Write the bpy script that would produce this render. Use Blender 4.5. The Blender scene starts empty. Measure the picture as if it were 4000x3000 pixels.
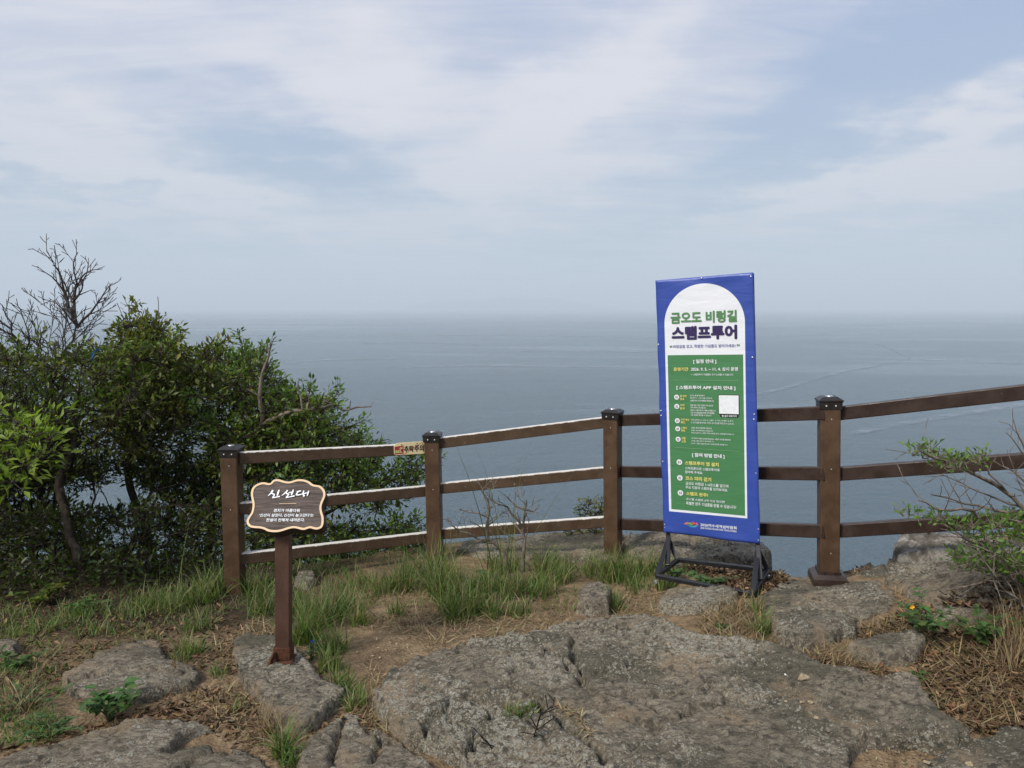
import bpy, bmesh, math, random
import numpy as np
from mathutils import Vector, Matrix

random.seed(7)
RNG = np.random.default_rng(11)
SC = bpy.context.scene
COL = SC.collection
R = math.radians

# ------------------------------------------------------------------ camera, light, exposure
F = 2771.0                       # focal length in pixels of the 4000 px wide photograph
CAM = np.array([0.0, 0.0, 1.62])
PITCH = R(6.18)
cd = bpy.data.cameras.new('camera')
cam = bpy.data.objects.new('camera', cd)
COL.objects.link(cam)
cd.sensor_width = 36.0
cd.lens = 36.0 * F / 4000.0
cd.clip_start = 0.05
cd.clip_end = 250000.0
cam.location = CAM
cam.rotation_euler = (math.pi / 2 - PITCH, 0, 0)
SC.camera = cam

SUN_DIR = Vector((-0.60, -0.62, 0.86)).normalized()
SUN_EL = math.asin(SUN_DIR.z)
SUN_ROT = math.atan2(SUN_DIR.x, SUN_DIR.y)
sl = bpy.data.lights.new('sun', 'SUN')
sl.energy = 2.7
sl.angle = R(13)
sl.color = (1.0, 0.955, 0.88)
sun = bpy.data.objects.new('sun', sl)
COL.objects.link(sun)
sun.rotation_euler = (-SUN_DIR).to_track_quat('-Z', 'Y').to_euler()
sun.location = (-8, -6, 14)

SC.view_settings.view_transform = 'Standard'
SC.view_settings.look = 'None'
SC.view_settings.gamma = 1.0
SC.view_settings.exposure = 0.50
SC.render.engine = 'CYCLES'
SC.cycles.use_denoising = True
SC.cycles.max_bounces = 8
SC.cycles.diffuse_bounces = 3
SC.cycles.glossy_bounces = 3
SC.cycles.transparent_max_bounces = 12
SC.cycles.volume_bounces = 1


# ------------------------------------------------------------------ node helpers
class NT:
    def __init__(s, tree):
        s.t = tree
    def n(s, kind, **kw):
        nd = s.t.nodes.new(kind)
        for k, v in kw.items():
            setattr(nd, k, v)
        return nd
    def put(s, sock, v):
        if isinstance(v, bpy.types.NodeSocket):
            s.t.links.new(v, sock)
        elif v is not None:
            sock.default_value = v
    def m(s, op, a, b=None, c=None, clamp=False):
        nd = s.n('ShaderNodeMath', operation=op)
        nd.use_clamp = clamp
        s.put(nd.inputs[0], a)
        if b is not None: s.put(nd.inputs[1], b)
        if c is not None: s.put(nd.inputs[2], c)
        return nd.outputs[0]
    def mix(s, f, a, b, blend='MIX'):
        nd = s.n('ShaderNodeMix', data_type='RGBA', blend_type=blend)
        s.put(nd.inputs[0], f)
        s.put(nd.inputs[6], a if isinstance(a, bpy.types.NodeSocket) else (*a, 1))
        s.put(nd.inputs[7], b if isinstance(b, bpy.types.NodeSocket) else (*b, 1))
        return nd.outputs[2]
    def noise(s, vec, scale, detail=4, rough=0.55, dist=0.0):
        nd = s.n('ShaderNodeTexNoise')
        s.put(nd.inputs['Vector'], vec)
        nd.inputs['Scale'].default_value = scale
        nd.inputs['Detail'].default_value = detail
        nd.inputs['Roughness'].default_value = rough
        nd.inputs['Distortion'].default_value = dist
        return nd.outputs['Fac']
    def voro(s, vec, scale, feature='F1', rnd=1.0):
        nd = s.n('ShaderNodeTexVoronoi', feature=feature)
        s.put(nd.inputs['Vector'], vec)
        nd.inputs['Scale'].default_value = scale
        nd.inputs['Randomness'].default_value = rnd
        return nd.outputs['Distance']
    def ramp(s, f, lo, hi, a=0.0, b=1.0, smooth=True):
        nd = s.n('ShaderNodeMapRange')
        if smooth: nd.interpolation_type = 'SMOOTHSTEP'
        s.put(nd.inputs[0], f)
        for i, v in enumerate((lo, hi, a, b)):
            nd.inputs[i + 1].default_value = v
        return nd.outputs[0]
    def mapping(s, vec, loc=(0, 0, 0), rot=(0, 0, 0), scale=(1, 1, 1)):
        nd = s.n('ShaderNodeMapping')
        s.put(nd.inputs[0], vec)
        nd.inputs[1].default_value = loc
        nd.inputs[2].default_value = rot
        nd.inputs[3].default_value = scale
        return nd.outputs[0]
    def bump(s, h, strength, dist, normal=None):
        nd = s.n('ShaderNodeBump')
        nd.inputs['Strength'].default_value = strength
        nd.inputs['Distance'].default_value = dist
        s.put(nd.inputs['Height'], h)
        if normal is not None: s.put(nd.inputs['Normal'], normal)
        return nd.outputs[0]


def new_mat(name):
    m = bpy.data.materials.new(name)
    m.use_nodes = True
    nt = NT(m.node_tree)
    b = m.node_tree.nodes['Principled BSDF']
    return m, nt, b


def setb(nt, b, color=None, rough=None, normal=None, spec=None, metal=None):
    if color is not None:
        nt.put(b.inputs['Base Color'], color if isinstance(color, bpy.types.NodeSocket) else (*color, 1))
    if rough is not None: nt.put(b.inputs['Roughness'], rough)
    if normal is not None: nt.put(b.inputs['Normal'], normal)
    if spec is not None: nt.put(b.inputs['Specular IOR Level'], spec)
    if metal is not None: nt.put(b.inputs['Metallic'], metal)


def obj_coord(nt):
    return nt.n('ShaderNodeTexCoord').outputs['Object']


# ------------------------------------------------------------------ pixel geometry
cp, sp_ = math.cos(PITCH), math.sin(PITCH)
def rays(px, py):
    px = np.asarray(px, float); py = np.asarray(py, float)
    x = (px - 2000.0) / F
    yu = -(py - 1500.0) / F
    return np.stack([x, cp + yu * sp_, -sp_ + yu * cp], -1)
def at(px, py, Y):
    """point seen at photo pixel (px, py), Y metres ahead"""
    d = rays(px, py)
    return CAM + d * (np.asarray(Y, float) / d[..., 1])[..., None]
def on_plane(px, py, P0, n):
    d = rays(px, py)
    t = ((np.asarray(P0) - CAM) @ np.asarray(n)) / (d @ np.asarray(n))
    return CAM + d * t[..., None]


# ------------------------------------------------------------------ sky
W = bpy.data.worlds.new('World')
SC.world = W
W.use_nodes = True
wt = NT(W.node_tree)
bg = W.node_tree.nodes['Background']
bg.inputs['Strength'].default_value = 0.1
sky = wt.n('ShaderNodeTexSky', sky_type='NISHITA')
sky.sun_disc = False
sky.sun_elevation = SUN_EL
sky.sun_rotation = SUN_ROT
sky.air_density = 1.0
sky.dust_density = 1.2
gen = wt.n('ShaderNodeTexCoord').outputs['Generated']
sep = wt.n('ShaderNodeSeparateXYZ'); wt.put(sep.inputs[0], gen)
DX, DY, DZ = sep.outputs
az = wt.m('ARCTAN2', DX, DY)
el = wt.m('ARCSINE', DZ)
# cloud layer: directions projected on a flat sheet overhead
den = wt.m('ADD', wt.m('MAXIMUM', DZ, 0.0), 0.14)
cv = wt.n('ShaderNodeCombineXYZ')
wt.put(cv.inputs[0], wt.m('DIVIDE', DX, den)); wt.put(cv.inputs[1], wt.m('DIVIDE', DY, den))
sheet = cv.outputs[0]
n1 = wt.noise(wt.mapping(sheet, (3.1, 1.7, 0), (0, 0, R(20)), (0.8, 1.3, 1)), 1.3, 7, 0.55, 0.25)
n2 = wt.noise(wt.mapping(sheet, (0, 5.2, 0), (0, 0, R(-24)), (0.55, 2.6, 1)), 2.6, 10, 0.66, 0.7)
wz = wt.m('MULTIPLY', wt.m('SUBTRACT', wt.noise(sheet, 2.2, 5, 0.55), 0.5), 0.34)
wy = wt.m('MULTIPLY', wt.m('SUBTRACT', wt.noise(wt.mapping(sheet, (9, 4, 2)), 2.6, 5, 0.55), 0.5), 0.22)
azw = wt.m('ADD', az, wz); elw = wt.m('ADD', el, wy)
def blob(px, py, sx, sy, rot):
    """soft elliptic bank of cloud centred on one direction of the sky"""
    d = rays(px, py); d = d / np.linalg.norm(d)
    a0, e0 = math.atan2(d[0], d[1]), math.asin(d[2])
    c, s = math.cos(R(rot)), math.sin(R(rot))
    da = wt.m('SUBTRACT', azw, a0); de = wt.m('SUBTRACT', elw, e0)
    u = wt.m('DIVIDE', wt.m('ADD', wt.m('MULTIPLY', da, c), wt.m('MULTIPLY', de, s)), sx / F)
    v = wt.m('DIVIDE', wt.m('SUBTRACT', wt.m('MULTIPLY', de, c), wt.m('MULTIPLY', da, s)), sy / F)
    q = wt.m('ADD', wt.m('MULTIPLY', u, u), wt.m('MULTIPLY', v, v))
    return wt.m('POWER', 2.718, wt.m('MULTIPLY', q, -1.0))
def total(items):
    acc = None
    for amp, b in items:
        t = wt.m('MULTIPLY', b, amp)
        acc = t if acc is None else wt.m('ADD', acc, t)
    return acc
bright = total([(0.75, blob(350, 560, 620, 170, -20)), (0.3, blob(700, 160, 800, 180, -8)),
                (0.6, blob(1900, 740, 520, 220, 25)), (0.5, blob(2250, 440, 520, 160, 35)), (0.35, blob(1250, 420, 500, 160, 10)),
                (0.75, blob(3600, 640, 700, 130, 20)), (0.5, blob(3900, 470, 500, 110, 22)),
                (0.4, blob(2500, 120, 500, 130, 35)), (0.55, blob(900, 830, 700, 60, -12)),
                (0.5, blob(250, 800, 350, 50, -10)), (0.3, blob(2900, 850, 700, 60, 12)),
                (0.45, blob(1500, 250, 300, 160, 10))])
blue = total([(0.75, blob(3800, 180, 750, 300, 30)), (0.7, blob(250, 720, 600, 55, -12)),
              (0.45, blob(1150, 640, 500, 110, -8)), (0.30, blob(3050, 480, 600, 110, 35)),
              (0.35, blob(900, 480, 500, 120, -15)), (0.3, blob(1800, 1000, 900, 70, 0))])
nn = wt.m('ADD', wt.m('MULTIPLY', wt.m('SUBTRACT', n1, 0.5), 0.9), wt.m('MULTIPLY', wt.m('SUBTRACT', n2, 0.5), 1.25))
cfac = wt.m('ADD', wt.m('SUBTRACT', wt.m('ADD', 0.56, bright), blue), nn)
c0 = wt.ramp(cfac, -0.10, 1.35)
veil_lo = wt.mix(wt.ramp(el, 0.0, 0.42), (3.25, 4.0, 4.7), (2.75, 3.45, 5.0))
veil = wt.mix(0.12, veil_lo, sky.outputs[0])
cl_col = wt.mix(wt.ramp(el, 0.02, 0.30), (4.35, 4.80, 5.30), (5.35, 5.42, 5.90))
skycol = wt.mix(c0, veil, cl_col)
# low heap clouds above the far island
hz_n = wt.noise(wt.mapping(gen, (0.3, 0, 0), (0, 0, 0), (1, 1, 1.4)), 26, 6, 0.6)
d0 = rays(1960, 1128); d0 = d0 / np.linalg.norm(d0)
cb_e = math.asin(d0[2]); 
def heap(px, w, h):
    dd = rays(px, 1138); dd = dd / np.linalg.norm(dd)
    a = wt.m('DIVIDE', wt.m('SUBTRACT', az, math.atan2(dd[0], dd[1])), w / F)
    top = wt.m('MULTIPLY', wt.m('POWER', 2.718, wt.m('MULTIPLY', wt.m('MULTIPLY', a, a), -1.0)), h / F)
    return top
top = heap(1888, 45, 78)
for hp in ((1945, 60, 40), (2025, 50, 55), (1720, 70, 38), (1780, 60, 28), (2160, 60, 34), (2240, 50, 36), (1640, 90, 20), (2320, 60, 22)):
    top = wt.m('MAXIMUM', top, heap(*hp))
base_e = math.asin((rays(1960, 1148) / np.linalg.norm(rays(1960, 1148)))[2])
rel = wt.m('SUBTRACT', wt.m('ADD', wt.m('MULTIPLY', top, wt.ramp(hz_n, 0.25, 0.7, 0.55, 1.35)), base_e), el)
heapm = wt.m('MULTIPLY', wt.ramp(rel, 0.0, 0.005), wt.ramp(el, base_e - 0.008, base_e + 0.008))
skycol = wt.mix(wt.m('MULTIPLY', heapm, 0.5), skycol, (4.5, 4.6, 4.9))
wt.put(bg.inputs['Color'], skycol)


# ------------------------------------------------------------------ object helpers
WORLD_LOC = {}
def tag(o, label=None, cat=None, group=None, kind=None):
    if label: o['label'] = label
    if cat: o['category'] = cat
    if group: o['group'] = group
    if kind: o['kind'] = kind
    return o
def empty(name, loc):
    o = bpy.data.objects.new(name, None)
    COL.objects.link(o)
    o.empty_display_size = 0.2
    o.location = tuple(map(float, loc))
    WORLD_LOC[o] = np.array(loc, float)
    return o
def mk(name, verts, faces, mat, parent=None, smooth=False, col=None, uv=None, origin=None):
    """one mesh object from world-space vertices; its origin sits at the middle of its base"""
    verts = np.asarray(verts, float)
    if origin is None:
        lo, hi = verts.min(0), verts.max(0)
        origin = np.array([(lo[0] + hi[0]) / 2, (lo[1] + hi[1]) / 2, lo[2]])
    me = bpy.data.meshes.new(name)
    v = (verts - origin).astype(np.float32)
    if isinstance(faces, np.ndarray):
        nf, k = faces.shape
        me.vertices.add(len(v)); me.vertices.foreach_set('co', v.ravel())
        me.loops.add(nf * k); me.loops.foreach_set('vertex_index', faces.astype(np.int32).ravel())
        me.polygons.add(nf)
        me.polygons.foreach_set('loop_start', np.arange(0, nf * k, k, dtype=np.int32))
        me.polygons.foreach_set('loop_total', np.full(nf, k, np.int32))
        me.update(calc_edges=True)
    else:
        me.from_pydata([tuple(map(float, q)) for q in v], [], [list(map(int, f)) for f in faces])
    me.validate()
    if col is not None:
        ca = me.color_attributes.new('tint', 'FLOAT_COLOR', 'POINT')
        c4 = np.ones((len(v), 4), np.float32); c4[:, :3] = col
        ca.data.foreach_set('color', c4.ravel())
    if uv is not None:
        ul = me.uv_layers.new(name='uv')
        li = np.empty(len(me.loops), np.int32); me.loops.foreach_get('vertex_index', li)
        ul.data.foreach_set('uv', np.asarray(uv, np.float32)[li].ravel())
    if smooth:
        me.polygons.foreach_set('use_smooth', np.ones(len(me.polygons), bool))
    for mm in (mat if isinstance(mat, (list, tuple)) else [mat]):
        me.materials.append(mm)
    o = bpy.data.objects.new(name, me)
    COL.objects.link(o)
    WORLD_LOC[o] = np.array(origin, float)
    if parent is not None:
        o.parent = parent
        o.location = tuple(map(float, origin - WORLD_LOC[parent]))
    else:
        o.location = tuple(map(float, origin))
    return o
class MB:
    """collects several shapes into one mesh"""
    def __init__(s):
        s.v, s.f, s.k = [], [], 0
    def add(s, v, f):
        s.v.append(np.asarray(v, float))
        s.f += [[int(i) + s.k for i in q] for q in f]
        s.k += len(v)
    def build(s, name, mat, parent=None, **kw):
        return mk(name, np.concatenate(s.v), s.f, mat, parent, **kw)
def box_geo(c, ax, ay, az_, sx, sy, sz, bevel=0.004):
    bm = bmesh.new()
    bmesh.ops.create_cube(bm, size=1)
    for v in bm.verts:
        v.co = (v.co.x * sx, v.co.y * sy, v.co.z * sz)
    if bevel:
        bmesh.ops.bevel(bm, geom=bm.edges[:], offset=bevel, segments=2, affect='EDGES', profile=0.5)
    bm.verts.index_update()
    A = np.stack([ax, ay, az_])
    v = np.array([v.co[:] for v in bm.verts]) @ A + np.asarray(c)
    f = [[q.index for q in fc.verts] for fc in bm.faces]
    bm.free()
    return v, f
def unit(v):
    v = np.asarray(v, float)
    return v / np.linalg.norm(v)
def bar_geo(p, q, w, h, side=None, bevel=0.003):
    """bar from p to q; w along side, h across"""
    p, q = np.asarray(p, float), np.asarray(q, float)
    ax = unit(q - p)
    if side is None:
        side = np.cross(ax, [0, 0, 1.0])
        if np.linalg.norm(side) < 1e-3: side = np.array([1.0, 0, 0])
    ay = unit(np.asarray(side) - ax * (np.asarray(side) @ ax))
    azz = np.cross(ax, ay)
    return box_geo((p + q) / 2, ax, ay, azz, np.linalg.norm(q - p), w, h, bevel)
def disc_geo(c, n, r, t=0.003, seg=20, dome=0.0):
    n = unit(n)
    a = unit(np.cross(n, [0.3, 0.9, 0.12])); b = np.cross(n, a)
    th = np.linspace(0, 2 * math.pi, seg, endpoint=False)
    ring = np.cos(th)[:, None] * a + np.sin(th)[:, None] * b
    v = np.concatenate([np.asarray(c) + ring * r, np.asarray(c) + ring * r * 0.92 + n * t, [np.asarray(c) + n * (t + dome)]])
    f = [[i, (i + 1) % seg, seg + (i + 1) % seg, seg + i] for i in range(seg)]
    f += [[seg + i, seg + (i + 1) % seg, 2 * seg] for i in range(seg)]
    return v, f

# value noise
def _hash(ix, iy, seed):
    h = (ix * 374761393 + iy * 668265263 + seed * 1442695041) & 0xFFFFFFFF
    h = ((h ^ (h >> 13)) * 1274126177) & 0xFFFFFFFF
    return ((h ^ (h >> 16)) & 0xFFFF) / 65535.0
def vnoise(x, y, seed=0):
    ix, iy = np.floor(x).astype(np.int64), np.floor(y).astype(np.int64)
    fx, fy = x - ix, y - iy
    fx = fx * fx * fx * (fx * (fx * 6 - 15) + 10); fy = fy * fy * fy * (fy * (fy * 6 - 15) + 10)
    a, b = _hash(ix, iy, seed), _hash(ix + 1, iy, seed)
    c, d = _hash(ix, iy + 1, seed), _hash(ix + 1, iy + 1, seed)
    return (a * (1 - fx) + b * fx) * (1 - fy) + (c * (1 - fx) + d * fx) * fy
def fbm(x, y, seed=0, octv=4, gain=0.5, ridged=False):
    t, amp, s = 0.0, 1.0, 0.0
    for k in range(octv):
        n = vnoise(x * 2 ** k + 17.3 * k, y * 2 ** k - 9.1 * k, seed + k) * 2 - 1
        if ridged: n = 1 - 2 * np.abs(n)
        t = t + n * amp; s += amp; amp *= gain
    return t / s
def sstep(a, b, x):
    t = np.clip((x - a) / (b - a), 0, 1)
    return t * t * (3 - 2 * t)


# ------------------------------------------------------------------ materials
def mat_rock():
    m, nt, b = new_mat('lichen_rock')
    g = nt.n('ShaderNodeNewGeometry').outputs['Position']
    big = nt.noise(g, 1.9, 5, 0.6)
    gr = nt.noise(nt.mapping(g, (0, 0, 0), (0, 0, R(-28)), (1, 2.4, 1.6)), 21, 8, 0.72, 0.8)
    fine = nt.noise(g, 150, 5, 0.7)
    c = nt.mix(nt.ramp(gr, 0.36, 0.64), (0.132, 0.110, 0.082), (0.385, 0.328, 0.242))
    c = nt.mix(nt.ramp(big, 0.46, 0.60, 0, 0.75), c, nt.mix(gr, (0.070, 0.066, 0.046), (0.165, 0.152, 0.108)))
    c = nt.mix(nt.ramp(nt.noise(nt.mapping(g, (4, 2, 1)), 2.7, 5, 0.6), 0.54, 0.66, 0, 0.75), c, (0.37, 0.275, 0.175))
    # crusts of pale lichen and darker ones
    wob = nt.n('ShaderNodeVectorMath', operation='ADD')
    nt.put(wob.inputs[0], g)
    wn = nt.n('ShaderNodeTexNoise'); wn.inputs['Scale'].default_value = 45; wn.inputs['Detail'].default_value = 4; nt.put(wn.inputs['Vector'], g)
    sc = nt.n('ShaderNodeVectorMath', operation='SCALE'); nt.put(sc.inputs[0], wn.outputs['Color']); sc.inputs[3].default_value = 0.035
    nt.put(wob.inputs[1], sc.outputs[0])
    zone = nt.ramp(nt.noise(nt.mapping(g, (7, 3, 0)), 1.35, 6, 0.66), 0.42, 0.60)
    v1 = nt.m('ADD', nt.voro(wob.outputs[0], 40), nt.m('SUBTRACT', 0.05, nt.m('MULTIPLY', zone, 0.42)))
    lich = nt.m('MULTIPLY', nt.ramp(v1, 0.10, 0.20, 1, 0), nt.ramp(fine, 0.34, 0.52))
    c = nt.mix(nt.m('MULTIPLY', lich, 0.9), c, (0.52, 0.49, 0.40))
    v2 = nt.m('ADD', nt.voro(nt.mapping(wob.outputs[0], (3, 8, 1)), 85), nt.m('SUBTRACT', 0.04, nt.m('MULTIPLY', zone, 0.28)))
    c = nt.mix(nt.m('MULTIPLY', nt.ramp(v2, 0.12, 0.24, 1, 0), 0.85), c, (0.45, 0.40, 0.30))
    v3 = nt.voro(nt.mapping(wob.outputs[0], (1, 4, 7)), 17)
    c = nt.mix(nt.m('MULTIPLY', nt.ramp(v3, 0.14, 0.30, 1, 0), 0.7), c, (0.064, 0.060, 0.048))
    c = nt.mix(nt.ramp(fine, 0.33, 0.46, 0.7, 0.0), c, (0.03, 0.027, 0.022))
    h = nt.m('ADD', nt.m('MULTIPLY', gr, 1.0), nt.m('ADD', nt.m('MULTIPLY', fine, 0.4), nt.m('MULTIPLY', lich, 0.15)))
    setb(nt, b, c, 0.92, nt.bump(h, 1.0, 0.03), 0.2)
    return m
def mat_pale_rock():
    m, nt, b = new_mat('pale_lichen_rock')
    g = nt.n('ShaderNodeNewGeometry').outputs['Position']
    gr = nt.noise(g, 14, 7, 0.66, 0.5)
    fine = nt.noise(g, 120, 4, 0.6)
    c = nt.mix(nt.ramp(gr, 0.40, 0.64), (0.12, 0.105, 0.085), (0.36, 0.335, 0.29))
    c = nt.mix(nt.ramp(fine, 0.30, 0.48, 0.6, 0), c, (0.08, 0.072, 0.06))
    setb(nt, b, c, 0.9, nt.bump(nt.m('ADD', gr, nt.m('MULTIPLY', fine, 0.3)), 0.9, 0.02), 0.2)
    return m
def mat_soil():
    m, nt, b = new_mat('sandy_soil')
    g = nt.n('ShaderNodeNewGeometry').outputs['Position']
    s3 = nt.n('ShaderNodeSeparateXYZ'); nt.put(s3.inputs[0], g)
    big = nt.noise(g, 1.7, 5, 0.6)
    mid = nt.noise(g, 17, 6, 0.65)
    fine = nt.noise(g, 150, 4, 0.7)
    c = nt.mix(nt.ramp(mid, 0.35, 0.65), (0.165, 0.112, 0.064), (0.300, 0.215, 0.128))
    c = nt.mix(nt.ramp(big, 0.48, 0.62, 0, 0.6), c, (0.115, 0.078, 0.048))
    # darker soil colour towards the seaward left side
    dark_soil = nt.m('MULTIPLY', nt.ramp(nt.m('ADD', s3.outputs[1], nt.m('MULTIPLY', mid, 0.9)), 3.9, 4.6), nt.ramp(s3.outputs[0], -0.9, -1.5))
    c = nt.mix(nt.m('MULTIPLY', dark_soil, 0.9), c, (0.028, 0.022, 0.015))
    peb = nt.voro(g, 70)
    c = nt.mix(nt.ramp(peb, 0.12, 0.22, 0.55, 0), c, (0.34, 0.27, 0.18))
    c = nt.mix(nt.ramp(fine, 0.32, 0.5, 0.5, 0), c, (0.06, 0.042, 0.026))
    h = nt.m('ADD', nt.m('ADD', mid, nt.m('MULTIPLY', fine, 0.35)), nt.m('MULTIPLY', peb, -0.5))
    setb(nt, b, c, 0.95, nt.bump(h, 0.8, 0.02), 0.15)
    return m
def mat_brown(name, a, bcol, pale_top=0.0, rough=0.5):
    m, nt, b = new_mat(name)
    g = nt.n('ShaderNodeNewGeometry')
    p = g.outputs['Position']
    n = nt.noise(p, 9, 6, 0.6)
    f = nt.noise(nt.mapping(p, (0, 0, 0), (0, 0, 0), (1, 1, 0.25)), 90, 4, 0.6)
    c = nt.mix(nt.ramp(n, 0.35, 0.65), a, bcol)
    c = nt.mix(nt.ramp(f, 0.30, 0.42, 0.55, 0), c, tuple(x * 0.55 for x in a))
    sp2 = nt.noise(p, 55, 3, 0.5)
    c = nt.mix(nt.ramp(sp2, 0.72, 0.76, 0, 0.45), c, (0.26, 0.22, 0.17))
    if pale_top:
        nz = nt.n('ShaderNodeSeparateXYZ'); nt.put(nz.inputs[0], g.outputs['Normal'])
        top_mask = nt.m('MULTIPLY', nt.ramp(nt.m('ADD', nz.outputs[2], nt.m('MULTIPLY', nt.m('SUBTRACT', nt.noise(p, 28, 6, 0.75), 0.5), 1.9)), 0.22, 0.66), pale_top)  # upward faces coloured paler, broken up by noise
        c = nt.mix(top_mask, c, (0.66, 0.62, 0.56))
    setb(nt, b, c, nt.ramp(n, 0.3, 0.7, rough - 0.08, rough + 0.12), nt.bump(nt.m('ADD', f, n), 0.25, 0.006), 0.35)
    return m
def mat_plain(name, c, rough=0.5, metal=0.0, spec=0.5, var=0.2, scale=30):
    m, nt, b = new_mat(name)
    n = nt.noise(obj_coord(nt), scale, 5, 0.6)
    col = nt.mix(nt.ramp(n, 0.3, 0.7), tuple(x * (1 - var) for x in c), tuple(min(1, x * (1 + var)) for x in c))
    setb(nt, b, col, nt.ramp(n, 0.3, 0.7, max(0.05, rough - 0.06), rough + 0.08), nt.bump(n, 0.1, 0.002), spec, metal)
    return m
def mat_leaf(name, rough=0.42, trans=0.3, spec=0.4):
    m, nt, b = new_mat(name)
    a = nt.n('ShaderNodeAttribute', attribute_name='tint').outputs['Color']
    n = nt.noise(obj_coord(nt), 55, 3, 0.6)
    c = nt.mix(nt.ramp(n, 0.3, 0.7, 0, 0.35), a, nt.mix(0.5, a, (0.02, 0.03, 0.01)))
    setb(nt, b, c, rough, None, spec)
    tr = nt.n('ShaderNodeBsdfTranslucent')
    tc = nt.mix(1.0, c, (1.15, 1.35, 0.55), 'MULTIPLY'); nt.put(tr.inputs[0], tc)
    ms = nt.n('ShaderNodeMixShader'); ms.inputs[0].default_value = trans
    out = m.node_tree.nodes['Material Output']
    nt.put(ms.inputs[1], b.outputs[0]); nt.put(ms.inputs[2], tr.outputs[0])
    nt.put(out.inputs[0], ms.outputs[0])
    return m
def mat_bark(name, a, bcol, scale=24):
    m, nt, b = new_mat(name)
    p = nt.n('ShaderNodeNewGeometry').outputs['Position']
    n = nt.noise(nt.mapping(p, (0, 0, 0), (0, 0, 0), (1, 1, 0.4)), scale, 6, 0.65)
    l = nt.noise(p, 9, 5, 0.6)
    c = nt.mix(nt.ramp(n, 0.35, 0.65), a, bcol)
    c = nt.mix(nt.ramp(l, 0.56, 0.66, 0, 0.4), c, (0.20, 0.20, 0.17))
    setb(nt, b, c, 0.85, nt.bump(n, 0.6, 0.008), 0.2)
    return m

ROCK, PALE, SOIL = mat_rock(), mat_pale_rock(), mat_soil()
BROWN_POST = mat_brown('brown_post_paint', (0.066, 0.036, 0.019), (0.094, 0.054, 0.029), 0.0, 0.5)
BROWN_RAIL_PALE_TOP = mat_brown('pale_top_brown_rail', (0.066, 0.038, 0.021), (0.090, 0.055, 0.032), 1.0, 0.55)
BROWN_RAIL_DARK = mat_brown('dark_brown_rail', (0.030, 0.017, 0.013), (0.046, 0.028, 0.021), 0.0, 0.4)
RED_BROWN = mat_brown('red_brown_post', (0.062, 0.030, 0.019), (0.090, 0.046, 0.030), 0.0, 0.55)
BLACK = mat_plain('black_powder_coat', (0.012, 0.012, 0.014), 0.4)
CAP = mat_plain('dark_cap_plastic', (0.016, 0.014, 0.013), 0.38)
STEEL = mat_plain('galvanised_steel', (0.55, 0.55, 0.56), 0.35, 0.9)
WHITE_DOT = mat_plain('pale_screw_head', (0.75, 0.74, 0.70), 0.4)
RUST = mat_plain('rusty_steel', (0.085, 0.035, 0.018), 0.8, 0.2, 0.3, 0.45, 60)
LEAF = mat_leaf('glossy_leaf', 0.42, 0.38)
GRASS_M = mat_leaf('grass_blade', 0.5, 0.35, 0.3)
DRY_M = mat_leaf('dry_blade', 0.75, 0.12, 0.2)
BARK = mat_bark('dark_bark', (0.022, 0.016, 0.011), (0.065, 0.050, 0.036))
BARK_PALE = mat_bark('grey_bark', (0.085, 0.068, 0.052), (0.23, 0.19, 0.15))
BARK_BARE = mat_bark('bare_tree_bark', (0.040, 0.032, 0.028), (0.10, 0.085, 0.075))
BARK_BLACK = mat_bark('dead_twig_bark', (0.014, 0.010, 0.009), (0.04, 0.028, 0.024))


# ------------------------------------------------------------------ terrain
YE_X = np.array([-60, -6, -3, -1.9, -1.2, -0.6, 0.2, 0.9, 1.35, 1.55, 1.75, 2.05, 2.35, 2.6, 3.2, 5, 60.0])
YE_Y = np.array([7.0, 5.6, 5.3, 5.2, 5.35, 5.7, 5.9, 5.7, 5.1, 4.5, 4.28, 4.18, 4.18, 4.22, 4.35, 4.8, 7.0])
def base_h(x, y):
    """height of the headland top, without the cliff"""
    x = np.asarray(x, float); y = np.asarray(y, float)
    t = y - 2.6
    soft = 0.5 * (t + np.sqrt(t * t + 0.09))
    soft = np.minimum(soft, 6.0)
    z = -0.10 * soft
    z = z + 0.13 * sstep(0.5, 1.35, x) * sstep(2.3, 3.6, y)
    z = z + 0.20 * np.clip(x - 1.8, 0, 4) * sstep(1.6, 3.0, y)
    z = z - 0.07 * np.clip(-x - 0.8, 0, 3) * sstep(2.6, 4.2, y)
    return z
def ground_h(x, y, detail=True):
    z = base_h(x, y)
    if detail:
        z = z + 0.022 * fbm(x * 1.9, y * 1.9, 5, 4) + 0.008 * fbm(x * 11, y * 11, 8, 3)
    ye = np.interp(x, YE_X, YE_Y) + 0.10 * fbm(x * 2.3, y * 0 + 3.1, 21, 3)
    t = np.clip(y - ye, 0, None)
    left = sstep(-0.3, -1.1, x)
    s1 = 0.75 * left + 2.2 * (1 - left)
    drop = s1 * t + 0.10 * t * t * (1 - left) + 0.22 * np.clip(t - 2.2, 0, None) ** 1.6
    return z - np.minimum(drop, 96.0)
_YS = np.arange(1.3, 8.5, 0.012)
def hit(px, py, lift=0.0):
    """where the sight line through a photo pixel meets the headland"""
    px = np.atleast_1d(np.asarray(px, float)); py = np.atleast_1d(np.asarray(py, float))
    out = np.full((len(px), 3), np.nan)
    for s in range(0, len(px), 4000):
        d = rays(px[s:s + 4000], py[s:s + 4000])
        k = d / d[:, 1:2]
        X = CAM[0] + k[:, 0:1] * _YS; Z = CAM[2] + k[:, 2:3] * _YS
        under = Z < base_h(X, np.broadcast_to(_YS, X.shape)) + lift
        i = under.argmax(1); ok = under.any(1)
        yy = _YS[i]
        P = CAM + k * yy[:, None]
        P[~ok] = np.nan
        out[s:s + 4000] = P
    return out

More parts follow.
